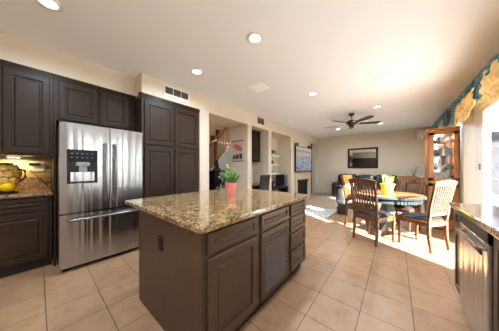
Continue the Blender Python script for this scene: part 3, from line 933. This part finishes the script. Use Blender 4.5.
for k in range(4):
    a = radians(45 + 25 + 90 * k)
    mt = Matrix.Translation((TX, TY, 0)) @ Matrix.Rotation(a, 4, 'Z')
    MB().bar([(.08, 0, .15), (.22, 0, .13), (.34, 0, .075), (.42, 0, .035)], .07, [.12, .10, .08, .06], mat=mt, side=Vector((0, 1, 0))).build('foot', 'teal_grey', t, bev=.008)
# yellow pot with hyacinth leaves
QX, QY, QZ = 4.08, .118, .757
t = thing('flower_pot', 'yellow pot with pale green flower buds on the dining table', 'plant', (QX, QY, QZ))
MB().lathe([(0, 0), (.072, 0), (.078, .008), (.098, .18), (.108, .185), (.108, .205), (.098, .208), (.092, .19), (0, .18)], (QX, QY, QZ), 32).build('pot', 'yellow', t, smooth=True)
MB().lathe([(0, .181), (.09, .181), (.09, .188), (0, .19)], (QX, QY, QZ), 20).build('soil', 'soil', t)
rnd = random.Random(5)
for k in range(11):
    a = 2.4 * k; r = .018 + .006 * k
    bm = bmesh.new()
    b0 = Vector((QX + r * .8 * cos(a), QY + r * .8 * sin(a), QZ + .185))
    leaf_blade(bm, b0, Vector((cos(a) * .28, sin(a) * .28, 1)), .15 + rnd.uniform(0, .05), .036, up=Vector((cos(a), sin(a), 0)), bend=.02)
    m = MB(); m.add(bm); m.build('leaf', 'leaf_light', t, smooth=True)
for k in range(5):
    a = 2 * pi * k / 5 + .4
    MB().lathe([(0, .10), (.012, .10), (.024, .13), (.026, .17), (.018, .205), (0, .22)], (QX + .045 * cos(a), QY + .045 * sin(a), QZ + .085), 12).build('flower_bud', 'bud', t, smooth=True)

# cloth over the back of the left chair
t4 = MB()
R = Matrix.Translation(c1.location) @ Matrix.Rotation(c1.rotation_euler.z, 4, 'Z')
def drape(u, v):
    x = -.20 + .36 * u
    s = (v - .5) * 2      # -1 outside (behind the back) .. +1 seat side
    yc = -.275 - .03 * (1 - (x / .235) ** 2)
    zt = 1.085
    if abs(s) < .12:
        y = yc + s / .12 * .026; z = zt + .006
    else:
        k = (abs(s) - .12) / .88
        drop = (.50 if s < 0 else .30) * k
        y = yc + (.030 + .012 * sin(u * 17 + k * 3)) * (1 if s > 0 else -1) + (drop * .16 if s > 0 else drop * .12)
        z = zt - drop - .03 * sin(u * 5) * k
    return R @ Vector((x, y, z))
t4.sheet(drape, 28, 40, .004)
o = t4.build('draped_cloth', 'cloth_print', loc=c1.location, smooth=True)
tag(o, 'yellow and pink printed cloth hanging over the left dining chair', 'cloth')

# black bin behind the left chair
BX, BY = 5.32, 1.13
t = thing('waste_bin', 'tall shiny black tapered bin behind the left dining chair', 'bin', (BX, BY, 0))
MB().lathe([(0, 0), (.125, 0), (.13, .01), (.165, .70), (.172, .705), (.172, .725), (.158, .725), (.12, .02), (0, .02)], (BX, BY, 0), 32).build('can', 'bag', t, smooth=True)
MB().lathe([(.150, .715), (.176, .722), (.178, .745), (.12, .775), (0, .785), (0, .77), (.11, .76), (.150, .73)], (BX, BY, 0), 32).build('lid', 'black_gloss', t, smooth=True)

# rug
o = MB().box(4.50, 5.60, 1.32, 2.50, .0, .012, .004).build('area_rug', 'rug', loc=(5.05, 2.1, 0))
tag(o, 'white and grey patterned rug on the tiles beyond the island', 'rug')
# floor register
t = thing('floor_vent', 'grey floor register in the tiles beside the counter end', 'vent', (3.42, -.6, 0))
MB().box(3.26, 3.57, -.665, -.555, 0, .006, .002).build('frame', 'grey_plastic', t)
m = MB()
for k in range(12): m.box(3.285 + k * .022, 3.295 + k * .022, -.65, -.57, .005, .008)
m.build('slats', 'poster_dark', t)

# ------------------------------------------------------------------ curio cabinet
HX0, HX1, HY0, HY1, HT = 5.20, 5.86, -.955, -.53, 2.06
t = thing('curio_cabinet', 'tall orange oak curio cabinet with glass doors full of ornaments', 'display cabinet', (5.5, -.75, 0))
m = MB()
for x in (HX0, HX1 - .05):
    for y in (HY0, HY1 - .05): m.box(x, x + .05, y, y + .05, 0, HT - .05, .004)
m.build('posts', 'oak', t)
MB().box(HX0, HX1, HY0, HY0 + .02, .1, HT - .05).build('back_panel', 'oak', t)
MB().box(HX0, HX1, HY0, HY1, .02, .16, .004).build('base', 'oak', t)
MB().box(HX0 - .005, HX1 + .005, HY0, HY1 + .005, .93, .99, .004).build('mid_rail', 'oak', t)
m = MB(); m.box(HX0 - .01, HX1 + .01, HY0, HY1 + .01, HT - .08, HT - .04, .004); m.box(HX0 - .03, HX1 + .03, HY0, HY1 + .03, HT - .04, HT, .008, 2); m.build('cornice', 'oak', t)
# doors on the long front (+y) and matching glazed side (-x)
for z0, z1, nm in ((.16, .93, 'side_frame'), (.99, HT - .08, 'side_frame')):
    m = MB(); f = .055
    m.box(HX0 - .004, HX0 + .02, HY0 + .02, HY0 + .02 + f, z0, z1); m.box(HX0 - .004, HX0 + .02, HY1 - f - .02, HY1 - .0, z0, z1)
    m.box(HX0 - .004, HX0 + .02, HY0 + .02, HY1, z0, z0 + f); m.box(HX0 - .004, HX0 + .02, HY0 + .02, HY1, z1 - f, z1)
    p = m.build(nm, 'oak', t)
    MB().box(HX0 + .004, HX0 + .008, HY0 + .06, HY1 - .06, z0 + f, z1 - f).build('glass_pane', 'glass_cab', p)
    m = MB()
    m.box(HX0 + .02, HX0 + .02 + f, HY1 - .02, HY1 + .004, z0, z1); m.box(HX1 - f - .02, HX1 - .0, HY1 - .02, HY1 + .004, z0, z1)
    m.box(HX0 + .02, HX1, HY1 - .02, HY1 + .004, z0, z0 + f); m.box(HX0 + .02, HX1, HY1 - .02, HY1 + .004, z1 - f, z1)
    p = m.build('door', 'oak', t)
    MB().box(HX0 + .06, HX1 - .06, HY1 - .010, HY1 - .006, z0 + f, z1 - f).build('glass_pane', 'glass_cab', p)
for z in (1.22, 1.50, 1.76, .55):
    MB().box(HX0 + .03, HX1 - .03, HY0 + .03, HY1 - .03, z - .008, z).build('shelf', 'glass_cab' if z > 1 else 'oak', t)
MB().box(HX1 - .03, HX1 - .024, HY0 + .03, HY1 - .03, .17, HT - .09).build('mirror_panel', 'mirror', t)
MB().box(HX1 - .024, HX1 - .004, HY0 + .02, HY1 - .02, .16, HT - .08).build('far_side_panel', 'oak', t)
MB().box(5.45, 5.60, -.80, -.68, HT - .095, HT - .081, .002).build('cabinet_lamp', 'lamp', t)
ld = bpy.data.lights.new('curio_lamp', 'AREA'); ld.size = .12; ld.energy = 3.0; ld.color = (1, .97, .92)
lo = bpy.data.objects.new('curio_lamp', ld); COL.objects.link(lo); lo.parent = t; lo.location = (0.02, 0.01, HT - .10)
def vase(x, y, z, s, mat, label, prof=None):
    prof = prof or [(0, 0), (.5, 0), (.55, .05), (.9, .5), (.8, .85), (.35, 1.15), (.3, 1.35), (.45, 1.5), (.35, 1.5), (.2, 1.2), (0, 1.2)]
    o = MB().lathe([(r * s, h * s) for r, h in prof], (x, y, z), 18).build('ornament_vase', mat, loc=(x, y, z), smooth=True)
    tag(o, label, 'ornament', 'ornaments in the curio cabinet')
def figurine(x, y, z, s, mat, label):
    t = thing('figurine', label, 'ornament', (x, y, z), 'ornaments in the curio cabinet')
    MB().lathe([(0, 0), (.5 * s, 0), (.5 * s, .15 * s), (.4 * s, .2 * s), (.34 * s, .9 * s), (.22 * s, 1.4 * s), (.33 * s, 1.8 * s), (.12 * s, 2.15 * s), (0, 2.15 * s)], (x, y, z), 14).build('body', mat, t, smooth=True)
    MB().lathe([(0, 0), (.12 * s, .05 * s), (.2 * s, .2 * s), (.18 * s, .38 * s), (0, .48 * s)], (x, y, z + 2.1 * s), 12).build('head', 'porcelain', t, smooth=True)
def plate(x, y, z, r, mat, label):
    mt = Matrix.Translation((x, y, z + r)) @ Matrix.Rotation(radians(-100), 4, 'Y')
    o = MB().lathe([(0, 0), (r * .6, .004), (r, .018), (r * .98, .022), (r * .6, .009), (0, .005)], n=24, mat=mt).build('display_plate', mat, loc=(x, y, z), smooth=True)
    tag(o, label, 'plate', 'ornaments in the curio cabinet')
figurine(5.33, -.70, 1.22, .085, 'porcelain', 'pale standing figurine on the lower upper-cabinet shelf, the tallest there')
vase(5.36, -.83, 1.22, .075, 'poster_dark', 'dark squat vase on the shelf beside the tall pale figurine')
vase(5.34, -.62, 1.22, .05, 'blue_glaze', 'small blue vase at the left of the tall pale figurine')
plate(5.45, -.78, 1.50, .10, 'tan', 'tan display plate propped on the middle shelf of the curio cabinet')
vase(5.33, -.63, 1.50, .08, 'poster_dark', 'dark round vase left of the tan display plate')
figurine(5.34, -.85, 1.50, .075, 'blue_glaze', 'blue figurine right of the tan display plate')
figurine(5.33, -.69, 1.76, .065, 'blue_glaze', 'blue figurine on the top shelf of the curio cabinet')
vase(5.33, -.84, 1.76, .08, 'porcelain', 'white vase on the top shelf of the curio cabinet')
vase(5.31, -.66, .99, .06, 'porcelain', 'white jar standing on the middle rail of the curio cabinet')
vase(5.31, -.76, .99, .055, 'blue_glaze', 'blue jar in the middle of the lowest glazed upper shelf')
vase(5.31, -.86, .99, .065, 'poster_dark', 'black jar at the right of the lowest glazed upper shelf')
plate(5.40, -.74, .55, .14, 'porcelain', 'large white plate propped behind the lower glass door')
vase(5.32, -.62, .55, .08, 'poster_dark', 'dark vase behind the lower glass door')
vase(5.55, -.66, 1.22, .09, 'porcelain', 'white vase further back behind the small blue vase')
vase(5.58, -.84, 1.22, .08, 'tan', 'tan vase further back behind the dark squat vase')
figurine(5.34, -.76, 1.50, .06, 'porcelain', 'small pale figurine in front of the tan display plate')
vase(5.60, -.67, 1.50, .10, 'blue_glaze', 'blue vase at the back of the middle shelf')
vase(5.34, -.61, 1.76, .06, 'poster_dark', 'dark little vase at the left end of the top shelf')
plate(5.50, -.74, 1.76, .085, 'porcelain', 'white plate propped at the back of the top shelf')
plate(5.48, -.74, .99, .09, 'porcelain', 'white plate propped behind the row of jars on the middle rail')
vase(5.32, -.84, .55, .085, 'blue_glaze', 'blue vase at the right behind the lower glass pane')

# ------------------------------------------------------------------ valances and blinds
def swag(name, x0, x1, zt, zb_mid, zb_end, y, mat, parent, folds=7, amp=.02, nu=48, nv=16, tail=0., ytop=.0):
    m = MB()
    def fn(u, v):
        x = x0 + (x1 - x0) * u
        sag = 1 - (2 * u - 1) ** 2
        zb = zb_end + (zb_mid - zb_end) * sag
        z = zt + (zb - zt) * v
        yy = y + .05 * sin(pi * v) * (.4 + .6 * sag) + amp * sin(v * pi * 2 * folds * .5 + 2.2 * abs(2 * u - 1)) * (.3 + v) + amp * .5 * sin(u * 23 + v * 4) + ytop * (1 - v)
        return Vector((x, yy, z))
    m.sheet(fn, nu, nv, .003)
    return m.build(name, mat, parent, smooth=True)
def jabot(name, x0, x1, zt, zl, zr, y, mat, parent, pleats=4):
    m = MB()
    def fn(u, v):
        x = x0 + (x1 - x0) * u
        step = zl + (zr - zl) * u - .03 * sin(u * pi) + .010 * sin(u * pi * 2 * pleats)
        z = zt + (step - zt) * v
        yy = y + .014 * sin(u * pi * 2 * pleats) * (.35 + .65 * v) + .025 * v
        return Vector((x, yy, z))
    m.sheet(fn, 56, 10, .003)
    return m.build(name, mat, parent, smooth=True)
t = thing('window_valance', 'teal and gold draped valance above the sliding glass door', 'valance', (4.1, -.93, 2.5))
MB().tube([(2.7, -.93, 2.53), (5.42, -.93, 2.53)], .016, 10).build('rod', 'bronze', t)
for xa in (2.8, 4.0, 5.3):
    MB().box(xa, xa + .02, -1.0, -.92, 2.52, 2.545).build('bracket', 'bronze', t)
swag('teal_swag', 3.98, 5.40, 2.56, 2.30, 2.42, -.90, 'teal', t, folds=8)
swag('teal_swag', 2.75, 3.98, 2.56, 2.22, 2.40, -.90, 'teal', t, folds=8)
swag('gold_swag', 3.95, 4.86, 2.40, 2.00, 2.16, -.865, 'gold', t, folds=6, amp=.014)
swag('gold_swag', 2.75, 3.66, 2.46, 2.00, 2.12, -.865, 'gold', t, folds=6, amp=.014)
jabot('teal_tail', 5.02, 5.40, 2.52, 2.06, 2.20, -.89, 'teal', t, 3)
jabot('gold_jabot', 4.78, 5.08, 2.46, 2.14, 2.02, -.88, 'gold', t, 2)
jabot('teal_tail', 3.62, 4.02, 2.50, 2.20, 2.24, -.885, 'teal', t, 2)
t = thing('window_valance', 'smaller teal and gold valance partly hidden above the oak curio cabinet', 'valance', (6.9, -.93, 2.5))
MB().tube([(5.75, -.93, 2.53), (8.1, -.93, 2.53)], .016, 10).build('rod', 'bronze', t)
swag('teal_swag', 5.8, 6.95, 2.58, 2.28, 2.40, -.90, 'teal', t, folds=8)
swag('teal_swag', 6.95, 8.05, 2.58, 2.28, 2.40, -.90, 'teal', t, folds=8)
jabot('gold_jabot', 6.1, 6.5, 2.50, 2.12, 2.18, -.87, 'gold', t, 3)
jabot('teal_tail', 5.76, 6.0, 2.56, 2.0, 2.1, -.88, 'teal', t, 2)
# vertical blind gathered at the side of the door
t = thing('vertical_blind', 'ivory vertical blind gathered between the glass door and the curio cabinet', 'blind', (4.9, -.95, 0))
MB().box(2.95, 4.90, -.995, -.945, 2.23, 2.28, .004).build('headrail', 'frame_white', t)
for k in range(8):
    x = 4.60 + k * .033
    mt = Matrix.Translation((x, -.963, 0)) @ Matrix.Rotation(radians(62), 4, 'Z')
    MB().box(-.036, .036, -.0015, .0015, .04, 2.235, mat=mt).build('vane', 'blind', t)

# horizontal blind over the second window, its near end showing beside the curio cabinet
t = thing('horizontal_blind', 'ribbed ivory horizontal blind whose edge shows right of the curio cabinet', 'blind', (6.4, -.98, 2.3))
MB().box(5.13, 7.85, -.999, -.962, 2.28, 2.33, .003).build('headrail', 'blind', t)
for k in range(56):
    mt = Matrix.Translation((6.49, -.981, .46 + k * .0325)) @ Matrix.Rotation(radians(-64), 4, 'X')
    MB().box(-1.36, 1.36, -.0185, .0185, -.0012, .0012, mat=mt).build('slat', 'blind', t)
MB().box(5.13, 7.85, -.996, -.966, .42, .44, .003).build('bottom_rail', 'blind', t)

# ------------------------------------------------------------------ living room
t = thing('wall_mirror', 'wide black framed mirror on the far wall above the sofa', 'mirror', (XR, 1.12, 1.68))
MY0, MY1, MZ0, MZ1 = .565, 1.69, 1.245, 2.125
m = MB(); f = .075
m.box(XR - .035, XR, MY0, MY1, MZ0, MZ0 + f, .008); m.box(XR - .035, XR, MY0, MY1, MZ1 - f, MZ1, .008)
m.box(XR - .035, XR, MY0, MY0 + f, MZ0, MZ1, .008); m.box(XR - .035, XR, MY1 - f, MY1, MZ0, MZ1, .008)
m.build('frame', 'black', t)
MB().box(XR - .018, XR - .012, MY0 + f, MY1 - f, MZ0 + f, MZ1 - f).build('mirror_glass', 'mirror', t)

t = thing('sofa', 'black leather sofa with puffy back cushions along the far wall', 'sofa', (8.55, .95, 0))
SY0, SY1 = -.18, 2.12
def puff(x0, x1, y0, y1, z0, z1, b=.09): return MB().box(x0, x1, y0, y1, z0, z1, b, 4)
puff(8.10, 9.02, SY0, SY1, .06, .34, .03).build('base', 'leather', t, smooth=True)
for y0, y1 in ((SY0, SY0 + .26), (SY1 - .26, SY1)):
    puff(8.02, 9.0, y0, y1, .06, .66, .11).build('armrest', 'leather', t, smooth=True)
n = 3; wd = (SY1 - SY0 - .52) / n
for k in range(n):
    y0 = SY0 + .26 + wd * k
    puff(8.06, 8.70, y0 + .004, y0 + wd - .004, .33, .50, .07).build('seat_cushion', 'leather', t, smooth=True)
    puff(8.62, 9.0, y0 - (.16 if k == 0 else -.003), y0 + wd + (.16 if k == 2 else -.003), .45, .98, .12).build('back_cushion', 'leather', t, smooth=True)
m = MB()
for x in (8.15, 8.92):
    for y in (SY0 + .08, SY1 - .12): m.box(x, x + .05, y, y + .05, .008, .07)
m.build('feet', 'black', t)

# television over the fireplace
t = thing('television', 'large wall mounted television showing a pale beach with boulders', 'television', (7.2, YL - .03, 1.1))
MB().box(6.37, 8.02, YL - .075, YL - .02, 1.10, 2.13, .006).build('bezel', 'black_gloss', t)
MB().box(6.40, 7.99, YL - .0765, YL - .0745, 1.13, 2.10).build('screen', 'screen', t)
MB().box(6.9, 7.5, YL - .022, YL - .001, 1.4, 1.8).build('wall_bracket', 'black', t)
for x0, lb in ((6.44, 'small black speaker above the left corner of the television'), (7.72, 'small black speaker above the right corner of the television')):
    t = thing('wall_speaker', lb, 'speaker', (x0, YL, 2.15))
    MB().box(x0, x0 + .22, YL - .07, YL - .0, 2.15, 2.24, .006).build('cabinet', 'black', t)
    MB().box(x0 + .012, x0 + .208, YL - .076, YL - .069, 2.16, 2.23).build('grille', 'poster_dark', t)
t = thing('fireplace', 'tan stone fireplace with black firebox below the television', 'fireplace', (7.2, YL, 0))
m = MB(); m.box(6.42, 6.60, YL - .05, YL, .008, 1.0); m.box(7.62, 8.0, YL - .05, YL, .008, 1.0); m.box(6.60, 7.62, YL - .05, YL, .78, 1.0)
m.build('surround', 'tan', t)
MB().box(6.60, 7.62, YL - .02, YL, .008, .78).build('firebox', 'black', t)
m = MB(); m.box(6.62, 7.60, YL - .10, YL - .02, .66, .78, .01); m.box(6.64, 6.70, YL - .05, YL - .02, .05, .66); m.box(7.52, 7.58, YL - .05, YL - .02, .05, .66); m.box(6.64, 7.58, YL - .05, YL - .02, .02, .09)
m.build('fire_hood', 'iron', t)
MB().box(6.40, 8.02, YL - .08, YL, 1.0, 1.05, .006).build('mantel', 'tan', t)
t = thing('tall_bookcase', 'tall black cabinet in the narrow opening right of the television', 'cabinet', (8.4, 3.4, 0))
MB().box(8.12, 8.46, 3.10, 3.53, .008, 2.40, .004).build('body', 'black', t)
for z in (.5, 1.0, 1.5, 2.0): MB().box(8.135, 8.445, 3.092, 3.102, z - .42, z + .05).build('door', 'fan_wood', t)

# niche with white floating shelves
for z, lb in ((1.70, 'top white floating shelf in the niche, holding a green plant'), (1.39, 'middle white floating shelf in the niche'), (1.06, 'lowest white floating shelf in the niche, above the monitor')):
    o = MB().box(4.80, 5.78, 3.34, 3.619, z - .04, z, .003).build('floating_shelf', 'white', loc=(5.3, 3.5, z))
    tag(o, lb, 'shelf', 'white floating shelves in the niche')
def small_plant(x, y, z, s, label):
    t = thing('shelf_plant', label, 'plant', (x, y, z))
    MB().lathe([(0, 0), (.05, 0), (.07, .08), (.06, .08), (0, .07)], (x, y, z), 16).build('pot', 'white', t, smooth=True)
    r = random.Random(9)
    bm = bmesh.new()
    for k in range(26):
        a = r.uniform(0, 2 * pi); e = r.uniform(.1, 1.4)
        leaf_blade(bm, Vector((x, y, z + .07)), Vector((cos(a), sin(a), e * 1.8)), s * r.uniform(.7, 1.1), .07, bend=.25)
    m = MB(); m.add(bm); m.build('leaves', 'leaf', t, smooth=True)
small_plant(5.50, 3.46, 1.70, .24, 'small bushy green plant on the top niche shelf')
o = MB().lathe([(0, 0), (.05, 0), (.075, .05), (.06, .11), (.03, .13), (.04, .15), (0, .15)], (5.45, 3.46, 1.39), 18).build('shelf_vase', 'chair_wood', loc=(5.45, 3.46, 1.39), smooth=True)
tag(o, 'small brown vase on the middle niche shelf', 'vase')
o = MB().lathe([(0, 0), (.045, 0), (.05, .06), (.02, .11), (.03, .12), (0, .12)], (5.47, 3.46, 1.06), 18).build('shelf_vase', 'tan', loc=(5.47, 3.46, 1.06), smooth=True)
tag(o, 'small tan vase on the lowest niche shelf', 'vase')
t = thing('media_console', 'low black console standing in the niche under the shelves', 'console', (5.5, 3.35, 0))
MB().box(4.90, 6.05, 3.10, 3.55, .53, .57, .004).build('top', 'black', t)
for x in (4.92, 6.0): MB().box(x, x + .03, 3.12, 3.53, 0, .53).build('side_panel', 'black', t)
MB().box(4.95, 6.0, 3.12, 3.53, .22, .25).build('shelf', 'black', t)
t = thing('computer_monitor', 'black flat monitor on the console in the niche', 'monitor', (5.7, 3.3, .57))
MB().box(5.36, 5.93, 3.22, 3.255, .61, 1.01, .006).build('screen_housing', 'black', t)
MB().box(5.375, 5.915, 3.217, 3.221, .63, .995).build('screen', 'black_gloss', t)
MB().lathe([(0, 0), (.12, 0), (.12, .012), (.03, .02), (.025, .06), (0, .06)], (5.64, 3.27, .57), 20).build('stand', 'black', t, smooth=True)
t = thing('desk_speaker', 'small black speaker at the left of the niche monitor', 'speaker', (5.26, 3.3, .57))
MB().box(5.19, 5.32, 3.26, 3.38, .57, .80, .008).build('cabinet', 'black', t)
MB().lathe([(0, 0), (.045, 0), (.045, .006), (.02, .002), (0, .002)], n=18, mat=Matrix.Translation((5.255, 3.26, .66)) @ Matrix.Rotation(radians(90), 4, 'X')).build('driver', 'grey_plastic', t)
t = thing('computer_tower', 'grey fronted slim tower at the right of the niche monitor', 'computer', (6.0, 3.3, .57))
MB().box(5.955, 6.045, 3.14, 3.48, .571, .99, .006).build('case', 'grey_plastic', t)
MB().box(5.96, 6.04, 3.134, 3.141, .58, .98).build('front_panel', 'led', t)

# desk nook with the hanging cabinet and an office chair
t = thing('nook_cabinet', 'dark hanging cabinet high in the desk nook', 'cabinet', (4.0, 3.45, 1.45))
MB().box(3.752, 4.584, 3.36, 3.648, 1.45, 2.36).build('body', 'cab', t)
front('door', 3.775, 4.155, 1.47, 2.34, 3.36, 'cab', t, frame=.05); front('door', 4.175, 4.56, 1.47, 2.34, 3.36, 'cab', t, frame=.05)
crown(3.752, 4.584, 3.358, 2.358, .05, .03, (False, False)).build('crown_moulding', 'cab', t)
t = thing('desk', 'pale built in desk top in the nook', 'desk', (4.15, 3.4, 0))
MB().box(3.752, 4.584, 3.12, 3.648, .72, .76, .004).build('top', 'granite', t)
for x in (3.755, 4.56): MB().box(x, x + .02, 3.16, 3.64, 0, .72).build('side_panel', 'cab', t)
t = thing('office_chair', 'black office chair with rounded back beside the wall opening', 'chair', (4.08, 3.14, 0))
ox, oy = 4.08, 3.14
m = MB()
def bk(u, v):
    w = .21 * (1 - .25 * max(0, v - .75) * 4 * max(0, v - .75)) 
    ang = (u - .5) * 1.3
    return Vector((ox + w * 2 * sin(ang) / 1.21, oy - .20 - .06 * cos(ang) - .06 * v, .56 + .50 * v))
m.sheet(bk, 16, 14, .05); m.build('backrest', 'leather', t, smooth=True)
MB().box(ox - .23, ox + .23, oy - .22, oy + .24, .42, .50, .04, 3).build('seat', 'leather', t, smooth=True)
MB().bar([(ox, oy - .05, .41), (ox, oy - .25, .42), (ox, oy - .29, .60)], .06, .02).build('back_support', 'black', t)
MB().lathe([(.03, .09), (.03, .42)], (ox, oy, 0), 12).build('gas_column', 'black', t)
for k in range(5):
    a = 2 * pi * k / 5 + .3
    b = MB().bar([(ox, oy, .10), (ox + .27 * cos(a), oy + .27 * sin(a), .065)], .04, .03, side=Vector((-sin(a), cos(a), 0))).build('base_arm', 'black', t)
    MB().lathe([(0, -.02), (.028, -.02), (.028, .02), (0, .02)], n=14, mat=Matrix.Translation((ox + .27 * cos(a), oy + .27 * sin(a), .028)) @ Matrix.Rotation(a, 4, 'Z') @ Matrix.Rotation(radians(90), 4, 'X')).build('caster', 'black', b)

# poster on the side of the first opening
t = thing('wall_poster', 'cream hanging scroll with red shape and dark marks inside the first opening', 'poster', (3.58, 3.39, 1.72))
py0, py1 = 3.17, 3.61
MB().box(3.572, 3.579, py0, py1, 1.45, 1.995).build('paper', 'poster', t)
for z in (1.43, 1.995): MB().box(3.562, 3.58, py0 - .02, py1 + .02, z, z + .02, .003).build('rod', 'black', t)
m = MB(); m.lathe([(0, 0), (1, 0), (1, .003), (0, .003)], n=28, mat=Matrix.Translation((3.5685, 3.39, 1.82)) @ Matrix.Rotation(radians(90), 4, 'Y') @ Matrix.Rotation(radians(24), 4, 'Z') @ Matrix.Diagonal((.075, .18, 1, 1))); m.build('red_shape', 'poster_red', t)
m = MB()
for k, (y, hh) in enumerate(((3.53, .11), (3.41, .13), (3.28, .15))):
    m.box(3.5695, 3.573, y - .055, y + .05, 1.50, 1.50 + hh, .012)
m.build('dark_marks', 'poster_dark', t)

# stairs in the foyer
t = thing('staircase', 'staircase with light wood balusters seen through the first opening', 'stairs', (4.2, 5.2, 0))
SYF = 4.75
st = MB(); sl = .92
def sz(x): return 2.0 + (x - 4.53) * 1.0
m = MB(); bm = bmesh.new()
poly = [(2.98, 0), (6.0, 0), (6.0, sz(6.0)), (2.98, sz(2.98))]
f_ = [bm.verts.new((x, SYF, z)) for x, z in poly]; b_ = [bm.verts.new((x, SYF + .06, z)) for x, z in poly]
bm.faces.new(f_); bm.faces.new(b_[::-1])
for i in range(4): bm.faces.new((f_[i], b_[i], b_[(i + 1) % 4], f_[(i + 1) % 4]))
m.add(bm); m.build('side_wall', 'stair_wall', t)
m = MB()
for k in range(14):
    x = 3.02 + k * .2
    m.box(x, x + .235, SYF + .061, 5.94, max(0, sz(x) - .25), sz(x) + .05)
m.build('treads', 'carpet', t)
m = MB(); m.bar([(2.95, SYF + .03, sz(2.95) + .85), (5.7, SYF + .03, sz(5.7) + .85)], .06, .05, side=Vector((0, 1, 0))); m.build('handrail', 'newel', t)
for k in range(20):
    x = 3.02 + k * .13
    MB().box(x, x + .026, SYF + .015, SYF + .045, sz(x) + .005, sz(x) + .84).build('baluster', 'stair_wood', t)
nw = MB().box(3.86, 3.96, SYF - .05, SYF + .055, .0, 2.16, .004); nw.lathe([(0, 0), (.07, 0), (.07, .03), (.05, .05), (.06, .10), (0, .13)], (3.91, SYF, 2.16), 14)
nw.build('newel_post', 'newel', t)
for x, z, lb in ((4.72, 2.43, 'left dark framed picture on the foyer wall'), (4.99, 2.72, 'right dark framed picture higher on the foyer wall')):
    q = thing('framed_picture', lb, 'picture', (x, 5.95, z))
    MB().box(x - .11, x + .11, 5.92, 5.95, z - .19, z + .19, .006).build('frame', 'black', q)
    MB().box(x - .07, x + .07, 5.915, 5.921, z - .14, z + .14).build('print', 'fan_wood', q)
# ornate black stand in the foyer
HXX, HYY = 3.32, 3.98
t = thing('hall_cabinet', 'ornate black cabinet with pale scrollwork in the foyer', 'cabinet', (HXX, HYY, 0))
MB().box(HXX - .18, HXX + .18, HYY - .15, HYY + .15, .10, 1.18, .02, 2).build('body', 'black_gloss', t)
for sx in (-1, 1):
    for sy in (-1, 1): MB().lathe([(.02, 0), (.035, .03), (.022, .10)], (HXX + sx * .14, HYY + sy * .11, 0), 12).build('foot', 'black', t, smooth=True)
MB().lathe([(0, 0), (.13, 0), (.10, .05), (.05, .10), (.065, .16), (.03, .24), (.045, .29), (0, .33)], (HXX, HYY, 1.18), 18).build('finial', 'black', t, smooth=True)
m = MB(); rr = random.Random(2)
for q in range(26):
    cx, cz = HXX + rr.uniform(-.13, .13), rr.uniform(.25, 1.10)
    r0 = rr.uniform(.02, .045); a0 = rr.uniform(0, 6)
    m.tube([(cx + r0 * (1 - k / 14) * cos(a0 + k * .55), HYY - .155, cz + r0 * (1 - k / 14) * sin(a0 + k * .55)) for k in range(12)], .005, 5)
m.build('scrollwork', 'porcelain', t)
# unseen ceiling lamp added to light the foyer
t = thing('foyer_fill_light', 'small unseen ceiling light added to brighten the foyer', 'ceiling light', (3.6, 4.4, 4.6))
MB().lathe([(0, -.08), (.10, -.06), (.15, 0), (0, 0)], (3.6, 4.4, 4.6), 20).build('shade', 'lamp', t, smooth=True)
ld = bpy.data.lights.new('foyer_fill_lamp', 'POINT'); ld.energy = 45; ld.color = (1, .88, .72); ld.shadow_soft_size = .12
lo = bpy.data.objects.new('foyer_fill_lamp', ld); COL.objects.link(lo); lo.parent = t; lo.location = (0, 0, -.22)

# right end of the living room: side table with twigs and a basket, corner speaker
t = thing('side_table', 'low dark side table at the right end of the sofa', 'table', (8.6, -.55, 0))
MB().box(8.32, 8.86, -.86, -.26, .70, .74, .006).build('top', 'fan_wood', t)
for x in (8.34, 8.80):
    for y in (-.84, -.32): MB().box(x, x + .04, y, y + .04, .008, .70).build('leg', 'fan_wood', t)
t = thing('twig_vase', 'small dark vase of upright twigs near the curio cabinet', 'vase', (8.6, -.50, .74))
MB().lathe([(0, 0), (.05, 0), (.08, .08), (.06, .16), (.035, .20), (.045, .22), (0, .21)], (8.6, -.50, .74), 18).build('vase', 'black', t, smooth=True)
rr = random.Random(4)
for k in range(9):
    a = rr.uniform(0, 6.28); b = rr.uniform(.1, .5)
    MB().tube([(8.6, -.50, .93), (8.6 + .12 * b * cos(a), -.50 + .12 * b * sin(a), 1.05), (8.6 + .42 * b * cos(a), -.50 + .42 * b * sin(a), 1.10 + rr.uniform(.05, .25))], [.006, .005, .003], 5).build('twig', 'twig', t)
t = thing('wicker_basket', 'pale wicker basket beside the twig vase', 'basket', (8.55, -.72, .74))
MB().lathe([(0, 0), (.10, 0), (.14, .12), (.15, .24), (.135, .26), (.12, .22), (0, .05)], (8.55, -.72, .74), 24).build('bowl', 'wicker', t, smooth=True)
MB().tube([(8.55 + .0, -.72 - .13 * cos(pi * k / 10), .99 + .16 * sin(pi * k / 10)) for k in range(11)], .012, 8).build('handle', 'wicker', t, smooth=True)
t = thing('corner_speaker', 'ivory speaker high in the far right corner of the room', 'speaker', (8.95, -.80, 2.4))
mt = Matrix.Translation((8.93, -.77, 2.28)) @ Matrix.Rotation(radians(25), 4, 'Z')
MB().box(-.10, .10, -.13, .13, 0, .34, .012, 2, mat=mt).build('cabinet', 'ivory', t)
MB().box(-.106, -.099, -.11, .11, .02, .32, mat=mt).build('grille', 'white', t)
MB().box(.09, .2, -.02, .02, .14, .20, mat=mt).build('bracket', 'ivory', t)
